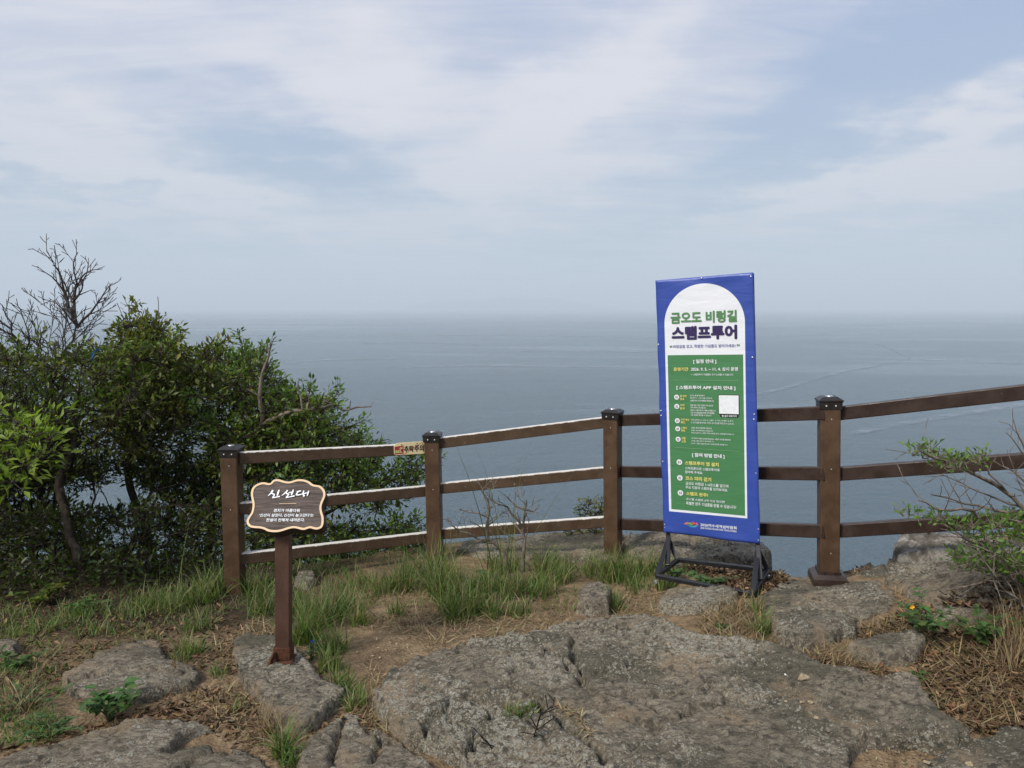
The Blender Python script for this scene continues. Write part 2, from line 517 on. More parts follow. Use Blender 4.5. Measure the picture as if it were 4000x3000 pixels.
def axis_steps(lo, hi, fine_lo, fine_hi, step):
    a = list(np.arange(fine_lo, fine_hi, step))
    s, x = step, fine_hi
    while x < hi: a.append(x); s *= 1.22; x += s
    a.append(hi)
    s, x, pre = step, fine_lo, []
    while True:
        s *= 1.22; x -= s
        if x <= lo: break
        pre.append(x)
    return np.array([lo] + pre[::-1] + a)
gx = axis_steps(-90, 90, -3.2, 3.9, 0.03)
gy = axis_steps(-70, 42, 1.7, 6.6, 0.03)
GX, GY = np.meshgrid(gx, gy)
GZ = np.maximum(ground_h(GX, GY), -93)
nx, ny = len(gx), len(gy)
idx = np.arange(nx * ny).reshape(ny, nx)
quads = np.stack([idx[:-1, :-1], idx[:-1, 1:], idx[1:, 1:], idx[1:, :-1]], -1).reshape(-1, 4)
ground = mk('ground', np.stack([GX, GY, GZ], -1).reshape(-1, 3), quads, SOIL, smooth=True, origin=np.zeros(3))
tag(ground, kind='structure')

# ------------------------------------------------------------------ sea, island, haze
SEA_Z = -90.0
def mat_sea():
    m, nt, b = new_mat('sea_water')
    g = nt.n('ShaderNodeNewGeometry').outputs['Position']
    w1 = nt.noise(nt.mapping(g, (0, 0, 0), (0, 0, R(14)), (0.55, 1.25, 1)), 0.62, 4, 0.6, 0.4)
    w2 = nt.noise(nt.mapping(g, (50, 20, 0), (0, 0, R(-18)), (0.6, 1.2, 1)), 0.12, 4, 0.6, 0.3)
    w3 = nt.noise(nt.mapping(g, (50, 20, 0), (0, 0, R(6)), (0.5, 1.0, 1)), 0.02, 3, 0.5)
    slick = nt.ramp(nt.noise(nt.mapping(g, (900, 300, 0), (0, 0, R(5)), (0.25, 1.0, 1)), 0.0032, 6, 0.62, 0.5), 0.52, 0.64)
    patch = nt.ramp(nt.noise(nt.mapping(g, (10, 70, 0), (0, 0, R(-4)), (0.3, 1.0, 1)), 0.0011, 5, 0.55, 0.4), 0.42, 0.60)
    h = nt.m('ADD', nt.m('MULTIPLY', w1, nt.m('SUBTRACT', 1.0, nt.m('MULTIPLY', slick, 0.55))), nt.m('ADD', nt.m('MULTIPLY', w2, 2.2), nt.m('MULTIPLY', w3, 3.0)))
    col = nt.mix(patch, (0.064, 0.106, 0.130), (0.080, 0.124, 0.146))
    setb(nt, b, col, nt.m('SUBTRACT', 0.18, nt.m('MULTIPLY', slick, 0.08)), nt.bump(h, 1.0, 2.0), 0.5)
    b.inputs['IOR'].default_value = 1.333
    return m
SEA = mat_sea()
rings = np.concatenate([[0], np.geomspace(60, 52000, 40)])
th = np.linspace(0, 2 * math.pi, 96, endpoint=False)
sv = [[0, 0, SEA_Z]] + [[r * math.cos(t), r * math.sin(t), SEA_Z] for r in rings[1:] for t in th]
sf = [[0, 1 + i, 1 + (i + 1) % 96] for i in range(96)]
for k in range(len(rings) - 2):
    o0, o1 = 1 + 96 * k, 1 + 96 * (k + 1)
    sf += [[o0 + i, o1 + i, o1 + (i + 1) % 96, o0 + (i + 1) % 96] for i in range(96)]
tag(mk('sea', sv, sf, SEA, origin=np.array([0, 0, SEA_Z])), kind='structure')

def on_sea(px, py):
    return on_plane(np.asarray(px, float), np.asarray(py, float), np.array([0, 0, SEA_Z]), np.array([0, 0, 1.0]))
def mat_sheen():
    m, nt, b = new_mat('painted_slick_sheen')
    g = nt.n('ShaderNodeNewGeometry').outputs['Position']
    uvn = nt.n('ShaderNodeUVMap').outputs[0]
    su = nt.n('ShaderNodeSeparateXYZ'); nt.put(su.inputs[0], uvn)
    edge = nt.m('MULTIPLY', su.outputs[1], nt.m('SUBTRACT', 1.0, su.outputs[1]))
    ends = nt.m('MULTIPLY', su.outputs[0], nt.m('SUBTRACT', 1.0, su.outputs[0]))
    n = nt.noise(nt.mapping(g, (0, 0, 0), (0, 0, 0), (0.5, 1.0, 1)), 0.045, 6, 0.72)
    a = nt.m('MULTIPLY', nt.m('MULTIPLY', nt.ramp(edge, 0.02, 0.25), nt.ramp(ends, 0.0, 0.12)), nt.ramp(n, 0.34, 0.70, 0.05, 0.62))
    setb(nt, b, (0.27, 0.32, 0.36), 0.45, None, 0.5)  # sky reflection on slick water painted in as a pale colour
    tr = nt.n('ShaderNodeBsdfTransparent')
    ms = nt.n('ShaderNodeMixShader')
    nt.put(ms.inputs[0], a); nt.put(ms.inputs[1], tr.outputs[0]); nt.put(ms.inputs[2], b.outputs[0])
    nt.put(m.node_tree.nodes['Material Output'].inputs[0], ms.outputs[0])
    return m
SHEEN = mat_sheen()
def catmull(pts, n=10, closed=False):
    P = np.asarray(pts, float)
    if closed: Q = np.concatenate([P[-1:], P, P[:2]])
    else: Q = np.concatenate([2 * P[:1] - P[1:2], P, 2 * P[-1:] - P[-2:-1]])
    out = []
    for i in range(1, len(Q) - 2):
        a, b, c, d = Q[i - 1:i + 3]
        for t in np.linspace(0, 1, n, endpoint=False):
            out.append(0.5 * ((2 * b) + (c - a) * t + (2 * a - 5 * b + 4 * c - d) * t * t + (3 * b - a - 3 * c + d) * t ** 3))
    if not closed: out.append(P[-1])
    return np.array(out)
def streak(pts, w0, w1):
    P = catmull(pts, 8)
    wv = np.linspace(w0, w1, len(P)) * 0.5
    top = on_sea(P[:, 0], P[:, 1] - wv); bot = on_sea(P[:, 0], P[:, 1] + wv)
    return top, bot
fv, ff, fu = [], [], []
for pts, w0, w1 in [
    ([(2870, 1562), (3080, 1512), (3250, 1462), (3400, 1430), (3540, 1408)], 16, 14),
    ([(3540, 1408), (3555, 1396), (3500, 1372), (3430, 1346), (3340, 1336), (3050, 1334)], 18, 8),
    ([(2980, 1318), (3150, 1308), (3400, 1304), (3650, 1298)], 7, 7),
    ([(3580, 1405), (3750, 1408), (4080, 1424)], 10, 18),
    ([(2960, 1282), (3300, 1274), (3700, 1262), (4080, 1274)], 6, 6),
    ([(3300, 1700), (3500, 1660), (3800, 1610), (4080, 1570)], 26, 22),
    ([(860, 1310), (1400, 1312), (1900, 1310), (2350, 1316), (2580, 1322)], 7, 7),
    ([(900, 1268), (1500, 1267), (2050, 1258), (2300, 1262), (2580, 1265)], 4, 4),
    ([(1900, 1372), (2250, 1372), (2580, 1376)], 8, 8),
    ([(1400, 1340), (1650, 1338), (1900, 1348)], 9, 7),
    ([(1500, 1440), (1800, 1428), (2100, 1430), (2500, 1436)], 10, 10),
    ([(1100, 1420), (1300, 1405), (1600, 1400)], 8, 6),
]:
    t, bt = streak(pts, w0, w1)
    n, k = len(t), sum(len(q) for q in fv)
    fv.append(np.concatenate([t, bt]) + [0, 0, 0.35])
    fu += [(i / (n - 1), 1.0) for i in range(n)] + [(i / (n - 1), 0.0) for i in range(n)]
    ff += [[k + i, k + n + i, k + n + i + 1, k + i + 1] for i in range(n - 1)]
tag(mk('sheen_streaks', np.concatenate(fv), ff, SHEEN, uv=fu), 'painted pale sheen of smooth water drifting on the grey sea', 'sheen', kind='stuff')

# far island fading in the haze
ISL = 27000.0
ipx = np.linspace(1560, 2420, 90)
prof = np.interp(ipx, [1560, 1620, 1680, 1760, 1850, 1960, 2060, 2160, 2260, 2340, 2420], [0, 12, 26, 33, 40, 47, 50, 44, 30, 16, 0])
iv, rows = [], 14
for j in range(rows):
    s = j / (rows - 1)
    hk = math.sin(math.pi * s) ** 0.8
    for i, (p, h) in enumerate(zip(ipx, prof)):
        X = (p - 2000) / F * ISL
        hh = h / F * ISL * hk * (1 + 0.18 * float(fbm(np.array([i * 0.22]), np.array([j * 0.5]), 3, 3)[0]))
        iv.append([X, ISL + (s - 0.5) * 5000, SEA_Z - 1 + hh])
iff = [[j * 90 + i, j * 90 + i + 1, (j + 1) * 90 + i + 1, (j + 1) * 90 + i] for j in range(rows - 1) for i in range(89)]
ISLE = mat_plain('island_woods', (0.05, 0.08, 0.05), 0.9, 0, 0.2, 0.3, 0.002)
tag(mk('hills', iv, iff, ISLE, smooth=True), kind='structure')

hm = bpy.data.materials.new('haze_air'); hm.use_nodes = True
hn = hm.node_tree
for nd in list(hn.nodes):
    if nd.type != 'OUTPUT_MATERIAL': hn.nodes.remove(nd)
pv = hn.nodes.new('ShaderNodeVolumePrincipled')
pv.inputs['Color'].default_value = (0.84, 0.91, 0.97, 1)
pv.inputs['Density'].default_value = 1.45e-4
hn.links.new(pv.outputs[0], hn.nodes['Material Output'].inputs['Volume'])
hv, hf = box_geo((0, 0, 220), np.array([1.0, 0, 0]), np.array([0, 1.0, 0]), np.array([0, 0, 1.0]), 110000, 110000, 632, 0)
hz = mk('haze', hv, hf, hm)
tag(hz, kind='stuff')


# ------------------------------------------------------------------ rocks
def poly_sdf(P, X, Y):
    """signed distance to polygon (inside positive)"""
    d = np.full(X.shape, 1e9); ins = np.zeros(X.shape, bool)
    n = len(P)
    for i in range(n):
        a, b = P[i], P[(i + 1) % n]
        e = b - a
        wx, wy = X - a[0], Y - a[1]
        t = np.clip((wx * e[0] + wy * e[1]) / (e @ e + 1e-12), 0, 1)
        d = np.minimum(d, (wx - e[0] * t) ** 2 + (wy - e[1] * t) ** 2)
        if abs(e[1]) > 1e-12:
            c = ((a[1] <= Y) & (Y < b[1])) | ((b[1] <= Y) & (Y < a[1]))
            ins ^= c & (X < a[0] + (Y - a[1]) / e[1] * e[0])
    d = np.sqrt(d)
    return np.where(ins, d, -d)
def plates(U, V, size, seed):
    """fracture blocks: random tilt per block, and the distance to the nearest joint"""
    u, v = U / size, V / size * 1.5
    u = u + 0.22 * fbm(u * 1.7, v * 1.7, seed, 3); v = v + 0.22 * fbm(u * 1.7 + 9, v * 1.7, seed + 1, 3)
    iu, iv = np.floor(u).astype(np.int64), np.floor(v).astype(np.int64)
    f1 = np.full(U.shape, 9.0); f2 = np.full(U.shape, 9.0); tilt = np.zeros(U.shape)
    for du in (-1, 0, 1):
        for dv in (-1, 0, 1):
            a, b = iu + du, iv + dv
            cx, cy = a + _hash(a, b, seed + 5), b + _hash(a, b, seed + 6)
            d = np.hypot(u - cx, v - cy)
            t = (_hash(a, b, seed + 7) - 0.5) * (u - cx) + (_hash(a, b, seed + 8) - 0.5) * (v - cy) + (_hash(a, b, seed + 9) - 0.5) * 0.25
            new = d < f1
            f2 = np.where(new, f1, np.minimum(f2, d)); tilt = np.where(new, t, tilt); f1 = np.minimum(f1, d)
    return tilt, (f2 - f1) * size
def line_dist(L, X, Y):
    d = np.full(X.shape, 1e9)
    for a, b in zip(L[:-1], L[1:]):
        e = b - a
        t = np.clip(((X - a[0]) * e[0] + (Y - a[1]) * e[1]) / (e @ e + 1e-12), 0, 1)
        d = np.minimum(d, np.hypot(X - a[0] - e[0] * t, Y - a[1] - e[1] * t))
    return d
ROCKS = []
def rock(label, outline, h, edge=0.05, res=0.016, bulge=0.0, rough=1.0, seed=0, cracks=(), drop=0.16, mat=None,
         name='rock_slab', cat='rock', group=None, dips=(), grain=-28, tilt=(0, 0)):
    o = np.array(outline, float)
    near = o[:, 1] > 0.5 * (o[:, 1].min() + o[:, 1].max())
    w = hit(o[:, 0], o[:, 1], h * 0.8)
    w[near] = hit(o[near, 0], o[near, 1], h * 0.25)
    bad = np.isnan(w[:, 0])
    w = w[~bad][:, :2]
    lo, hi = w.min(0) - edge - 0.06, w.max(0) + edge + 0.06
    xs, ys = np.arange(lo[0], hi[0], res), np.arange(lo[1], hi[1], res)
    X, Y = np.meshgrid(xs, ys)
    sd = poly_sdf(w, X, Y)
    sdn = sd + 0.040 * rough * (fbm(X * 6, Y * 6, seed + 40, 5, 0.7) + 0.05)
    edge_ = edge * (0.35 + 0.55 * vnoise(X * 4.2, Y * 4.2, seed + 90))
    prof = sstep(-0.9 * edge_, 0.8 * edge_, sdn)
    c, s = math.cos(R(grain)), math.sin(R(grain))
    U, V = X * c + Y * s, -X * s + Y * c
    q_ = (V + 0.20 * fbm(U * 1.1, V * 1.6, seed + 3, 4, 0.55) + 0.02 * fbm(U * 8, V * 8, seed + 4, 3)) / 0.13
    saw = q_ - np.floor(q_)
    ledge = sstep(0, 0.86, saw) - sstep(0.86, 1.0, saw)
    mask = sstep(0.38, 0.7, vnoise(X * 1.7 + 3, Y * 1.7, seed + 14))
    tl_, joint = plates(U, V, 0.42, seed + 60)
    tl2, joint2 = plates(U + 5, V, 0.13, seed + 80)
    jm = sstep(0.35, 0.62, vnoise(X * 2.1, Y * 2.1 + 7, seed + 17))
    det = (0.022 * ledge * mask + 0.050 * tl_ + 0.016 * tl2 - 0.020 * np.exp(-(joint / 0.011) ** 2) * jm
           - 0.003 * np.exp(-(joint2 / 0.007) ** 2) * (1 - jm) + 0.012 * fbm(U * 9, V * 20, seed + 9, 4, 0.6, True) + 0.008 * fbm(X * 42, Y * 42, seed + 12, 3))
    cen = w.mean(0)
    top = h + bulge * (1 - np.exp(-np.clip(sd, 0, None) / 0.28)) + tilt[0] * (X - cen[0]) + tilt[1] * (Y - cen[1])
    z = base_h(X, Y) - drop + (drop + top) * prof + det * rough * (0.35 + 0.65 * prof)
    z += 0.035 * rough * fbm(X * 1.5, Y * 1.5, seed + 31, 3) * prof
    for L, wd, dp in cracks:
        lw = hit([q[0] for q in L], [q[1] for q in L], h)[:, :2]
        ld = line_dist(lw, X + 0.03 * fbm(X * 9, Y * 9, seed + 55, 3), Y + 0.03 * fbm(X * 9, Y * 9, seed + 66, 3))
        z -= dp * np.exp(-(ld / wd) ** 2)
    for L, dp, ee in dips:                       # hollows bitten out of the slab
        lw = hit([q[0] for q in L], [q[1] for q in L], h)[:, :2]
        z -= dp * sstep(-ee, ee, poly_sdf(lw, X, Y) + 0.03 * fbm(X * 8, Y * 8, seed + 77, 3))
    keep = sdn > -0.05
    ny_, nx_ = X.shape
    idn = np.arange(nx_ * ny_).reshape(ny_, nx_)
    q = np.stack([idn[:-1, :-1], idn[:-1, 1:], idn[1:, 1:], idn[1:, :-1]], -1).reshape(-1, 4)
    kq = keep.ravel()[q].any(1)
    q = q[kq]
    used = np.unique(q)
    remap = np.full(nx_ * ny_, -1); remap[used] = np.arange(len(used))
    V3 = np.stack([X, Y, z], -1).reshape(-1, 3)[used]
    ob = mk(name, V3, remap[q], mat or ROCK, smooth=True)
    tag(ob, label, cat, group)
    ROCKS.append((xs, ys, np.where(keep, z, -99), ))
    return ob
def surf_z(x, y):
    """height of whatever lies on top at x, y"""
    x = np.asarray(x, float); y = np.asarray(y, float)
    z = ground_h(x, y)
    for xs, ys, Z in ROCKS:
        i = np.round((x - xs[0]) / (xs[1] - xs[0])).astype(int); j = np.round((y - ys[0]) / (ys[1] - ys[0])).astype(int)
        ok = (i >= 0) & (i < len(xs)) & (j >= 0) & (j < len(ys))
        zz = Z[np.clip(j, 0, len(ys) - 1), np.clip(i, 0, len(xs) - 1)]
        z = np.where(ok, np.maximum(z, zz), z)
    return z

G_S = 'rock slabs set in the ground of the viewpoint'
rock('huge low grey slab of lichened rock filling the foreground',
     [(1455, 2745), (1500, 2650), (1600, 2598), (1745, 2548), (1810, 2518), (1994, 2478), (2140, 2452), (2300, 2438), (2520, 2436), (2620, 2458), (2700, 2488),
      (2800, 2505), (2950, 2520), (3080, 2545), (3190, 2582), (3330, 2590), (3440, 2632), (3575, 2655), (3602, 2697), (3629, 2750), (3678, 2795),
      (3722, 2835), (3785, 2890), (3690, 2905), (3560, 2885), (3420, 2895), (3360, 2950), (3330, 3060), (3250, 3400), (1950, 3400), (1770, 3010), (1690, 2950), (1565, 2885), (1490, 2810)],
     0.055, 0.03, 0.0095, 0.035, 1.0, 1,
     cracks=[([(2050, 2745), (2120, 2790), (2200, 2860), (2290, 2930), (2370, 3010)], 0.013, 0.10),
             ([(2130, 2560), (2200, 2640), (2270, 2690), (2330, 2730)], 0.013, 0.06),
             ([(1660, 2950), (1680, 2860), (1770, 2770), (1860, 2760), (1930, 2830), (1860, 2880), (1840, 2950)], 0.010, 0.055),
             ([(2330, 2735), (2500, 2755), (2700, 2745), (2840, 2730)], 0.011, 0.05),
             ([(2250, 2510), (2240, 2600), (2260, 2670)], 0.016, 0.06), ([(2000, 2740), (2050, 2760), (2150, 2830)], 0.012, 0.06), ([(2350, 2500), (2420, 2470), (2480, 2500)], 0.012, 0.045), ([(2800, 2740), (2950, 2760), (3100, 2720)], 0.010, 0.035), ([(3200, 2600), (3350, 2680), (3480, 2700)], 0.010, 0.03), ([(1600, 2640), (1800, 2600), (2000, 2590)], 0.010, 0.03)], group=G_S)
rock('flat slab at the bottom edge between two cracks, left of the huge slab',
     [(1210, 2885), (1347, 2790), (1400, 2802), (1457, 2850), (1561, 2902), (1646, 2962), (1760, 3060), (1850, 3400), (1050, 3400), (1170, 2960)],
     0.03, 0.025, 0.011, 0.02, 0.9, 2, cracks=[([(1340, 2800), (1320, 2900), (1310, 3000)], 0.010, 0.05), ([(1420, 2810), (1480, 2900), (1440, 3000)], 0.010, 0.05), ([(1360, 2880), (1450, 2920), (1520, 2900)], 0.010, 0.04)], group=G_S)
rock('long thick slab under the rusty foot of the name sign',
     [(900, 2545), (905, 2495), (960, 2478), (1050, 2478), (1149, 2515), (1218, 2595), (1258, 2660), (1322, 2730), (1337, 2745), (1278, 2808),
      (1268, 2835), (1178, 2880), (1099, 2852), (1049, 2830), (1025, 2775), (975, 2715), (930, 2635)],
     0.045, 0.02, 0.011, 0.01, 0.9, 3, group=G_S, drop=0.2)
rock('dark slab on the left with a bite in its far right corner',
     [(235, 2665), (313, 2615), (419, 2545), (559, 2512), (622, 2513), (656, 2588), (752, 2603), (792, 2655), (742, 2692), (627, 2717), (530, 2742), (434, 2742), (337, 2732), (250, 2705)],
     0.03, 0.02, 0.011, 0.02, 0.8, 4, group=G_S)
rock('broad slab across the bottom left corner with a dark notch',
     [(-400, 3060), (-60, 2985), (29, 2950), (145, 2905), (299, 2885), (458, 2840), (492, 2815), (627, 2810), (771, 2815), (896, 2860), (880, 2905), (964, 2920),
      (1020, 2950), (1060, 3060), (1000, 3400), (-500, 3400)],
     0.035, 0.025, 0.0115, 0.02, 0.9, 5, dips=[([(668, 2935), (720, 2880), (800, 2850), (900, 2850), (900, 2920), (800, 2925)], 0.11, 0.010)], group=G_S)
rock('block of rock at the bottom right corner below the dry grass',
     [(3720, 2925), (3800, 2885), (3900, 2850), (4050, 2820), (4400, 2800), (4400, 3400), (3450, 3400), (3560, 2990)],
     0.05, 0.04, 0.0135, 0.05, 1.0, 6, group=G_S)
rock('small upright brown stone with white lichen, standing in the grass',
     [(2242, 2385), (2252, 2330), (2285, 2292), (2340, 2285), (2385, 2300), (2392, 2350), (2378, 2398), (2300, 2405)],
     0.12, 0.045, 0.010, 0.02, 0.7, 7, name='stone', cat='stone', drop=0.1)
rock('oblong grey stone in front of the banner stand',
     [(2572, 2385), (2578, 2335), (2620, 2305), (2690, 2305), (2740, 2292), (2850, 2300), (2885, 2330), (2860, 2372), (2800, 2395), (2690, 2402), (2600, 2402)],
     0.035, 0.03, 0.011, 0.015, 0.7, 8, name='stone', cat='stone', drop=0.1)
rock('rock shelf carrying the post with the flared foot',
     [(2975, 2400), (2968, 2335), (3010, 2290), (3080, 2265), (3160, 2240), (3270, 2228), (3400, 2198), (3470, 2215), (3500, 2280), (3525, 2350), (3485, 2395), (3360, 2425), (3330, 2470), (3150, 2440), (3050, 2430)],
     0.005, 0.04, 0.0115, 0.02, 0.7, 9, drop=0.6,
     cracks=[([(2980, 2420), (3110, 2400), (3240, 2398), (3330, 2430)], 0.02, 0.03)], group=G_S)
rock('lower ledge of rock in front of the flared-foot post',
     [(3005, 2440), (3100, 2405), (3240, 2400), (3345, 2425), (3352, 2470), (3290, 2490), (3230, 2520), (3150, 2545), (3080, 2545), (3020, 2490)],
     0.06, 0.035, 0.0125, 0.01, 0.9, 10, group=G_S)
rock('boat-shaped block of rock beside the yellow-flowered weed',
     [(3285, 2530), (3330, 2505), (3450, 2488), (3560, 2468), (3610, 2500), (3590, 2560), (3540, 2592), (3450, 2604), (3360, 2585), (3300, 2560)],
     0.07, 0.03, 0.0115, 0.015, 0.8, 11, group=G_S)
rock('wide rough shelf of rock behind the right-hand bush',
     [(3440, 2290), (3460, 2205), (3560, 2170), (3800, 2150), (4050, 2155), (4400, 2180), (4400, 2420), (3900, 2400), (3780, 2360), (3640, 2370), (3540, 2345)],
     0.02, 0.05, 0.0135, 0.03, 1.1, 12, drop=0.7, group=G_S)
rock('pale whitish rock at the cliff edge behind the lowest right rail',
     [(3455, 2180), (3485, 2140), (3550, 2110), (3700, 2100), (3900, 2108), (4080, 2130), (4200, 2160), (4100, 2215), (3700, 2225), (3500, 2220)],
     0.11, 0.06, 0.0125, 0.03, 1.1, 13, drop=1.2, mat=PALE, group=G_S)
rock('low lichened block among dead leaves right of the yellow flower',
     [(3625, 2390), (3660, 2350), (3780, 2340), (3860, 2360), (3880, 2400), (3800, 2440), (3680, 2430)],
     0.05, 0.03, 0.0125, 0.01, 0.9, 14, group=G_S)
rock('rock shelf seen beneath the banner, behind its black base',
     [(2430, 2115), (2460, 2085), (2600, 2085), (2760, 2100), (2900, 2115), (2985, 2130), (3015, 2175), (2985, 2225), (2960, 2215), (2780, 2200), (2680, 2190), (2560, 2195), (2440, 2180)],
     0.04, 0.05, 0.0125, 0.03, 1.0, 15, drop=0.8,
     cracks=[([(2700, 2095), (2720, 2150), (2700, 2200)], 0.025, 0.04), ([(2700, 2200), (2780, 2140), (2880, 2110)], 0.02, 0.03)], group=G_S)
rock('pale rock lip beyond the lowest rail behind the leafless shrub',
     [(1780, 2165), (1810, 2120), (1930, 2105), (2090, 2100), (2180, 2080), (2320, 2070), (2440, 2075), (2450, 2130), (2420, 2200), (2200, 2190), (1900, 2190)],
     0.045, 0.05, 0.0135, 0.02, 1.0, 16, drop=0.9, group=G_S)
rock('mossy stone in shade beneath the lowest rail behind the name sign',
     [(1150, 2290), (1160, 2240), (1190, 2225), (1230, 2235), (1240, 2285), (1200, 2300)],
     0.06, 0.03, 0.0125, 0.01, 0.6, 17, name='stone', cat='stone')
rock('bluish lichened stone at the left edge of the photo among weeds',
     [(-60, 2560), (-40, 2520), (10, 2508), (70, 2512), (85, 2545), (50, 2565)],
     0.05, 0.03, 0.0125, 0.01, 0.6, 18, name='stone', cat='stone')

def pebble(px, py, r, col, label, seed, flat=0.6):
    p = hit([px], [py], 0.1)[0]
    z = float(surf_z(p[0], p[1]))
    bm = bmesh.new()
    rr = random.Random(seed)
    for _ in range(13):
        d = Vector((rr.gauss(0, 1), rr.gauss(0, 1), rr.gauss(0, 1))).normalized() * rr.uniform(0.8, 1.05)
        bm.verts.new((d.x * r * 1.25, d.y * r * 0.95, d.z * r * flat))
    bmesh.ops.convex_hull(bm, input=bm.verts[:])
    for v_ in [v_ for v_ in bm.verts if not v_.link_faces]: bm.verts.remove(v_)
    bmesh.ops.bevel(bm, geom=bm.edges[:], offset=r * 0.06, segments=1, affect='EDGES')
    bm.verts.index_update()
    out = [[p[0] + v_.co.x, p[1] + v_.co.y, z + r * flat * 0.5 + v_.co.z] for v_ in bm.verts]
    f = [[q.index for q in fc.verts] for fc in bm.faces]
    bm.free()
    m = PEB[col]
    tag(mk('pebble', out, f, m), label, 'pebble', 'loose pebbles on the huge slab')
PEB = {'tan': mat_plain('tan_pebble', (0.33, 0.26, 0.165), 0.9, 0, 0.2, 0.3, 60), 'grey': mat_plain('grey_pebble', (0.17, 0.15, 0.12), 0.9, 0, 0.2, 0.3, 60)}
pebble(3137, 2640, 0.026, 'tan', 'largest tan pebble, lying near the far edge of the huge slab', 3)
pebble(3238, 2818, 0.014, 'grey', 'grey-brown pebble alone on the right part of the huge slab', 4)
pebble(3396, 2611, 0.010, 'tan', 'pale pebble in the gap beyond the right end of the huge slab', 5)
pebble(3165, 2733, 0.013, 'tan', 'right one of three tan pebbles clustered on the huge slab', 6)
pebble(3132, 2744, 0.010, 'tan', 'middle one of three tan pebbles clustered on the huge slab', 7)
pebble(3068, 2728, 0.008, 'tan', 'left one of three tan pebbles clustered on the huge slab', 8)
pebble(3620, 2952, 0.013, 'tan', 'tan pebble on dirt at the lower right corner of the huge slab', 9)
pebble(3190, 2772, 0.010, 'tan', 'tan pebble nearer than the three clustered ones on the huge slab', 10)
pebble(3061, 2765, 0.008, 'grey', 'small grey pebble left of and nearer than the clustered tan pebbles', 12)
pebble(3785, 2963, 0.016, 'tan', 'tan pebble on the block in the bottom right corner', 14)
# white stick and splinter of wood on the slab
def stick(name, label, cat, a, b, r, mat):
    p, q = hit([a[0], b[0]], [a[1], b[1]], 0.12)
    p[2] = float(surf_z(p[0], p[1])) + r * 1.1; q[2] = float(surf_z(q[0], q[1])) + r * 1.1
    v, f = bar_geo(p, q, r * 2, r * 2, bevel=r * 0.6)
    tag(mk(name, v, f, mat), label, cat)
stick('cigarette_butt', 'thin white cigarette-like stick lying on the huge slab', 'litter', (3067, 2617), (3080, 2607), 0.0035, WHITE_DOT)
stick('wood_splinter', 'short pale wood splinter on the far part of the huge slab', 'wood splinter', (2608, 2512), (2642, 2494), 0.006, PEB['tan'])


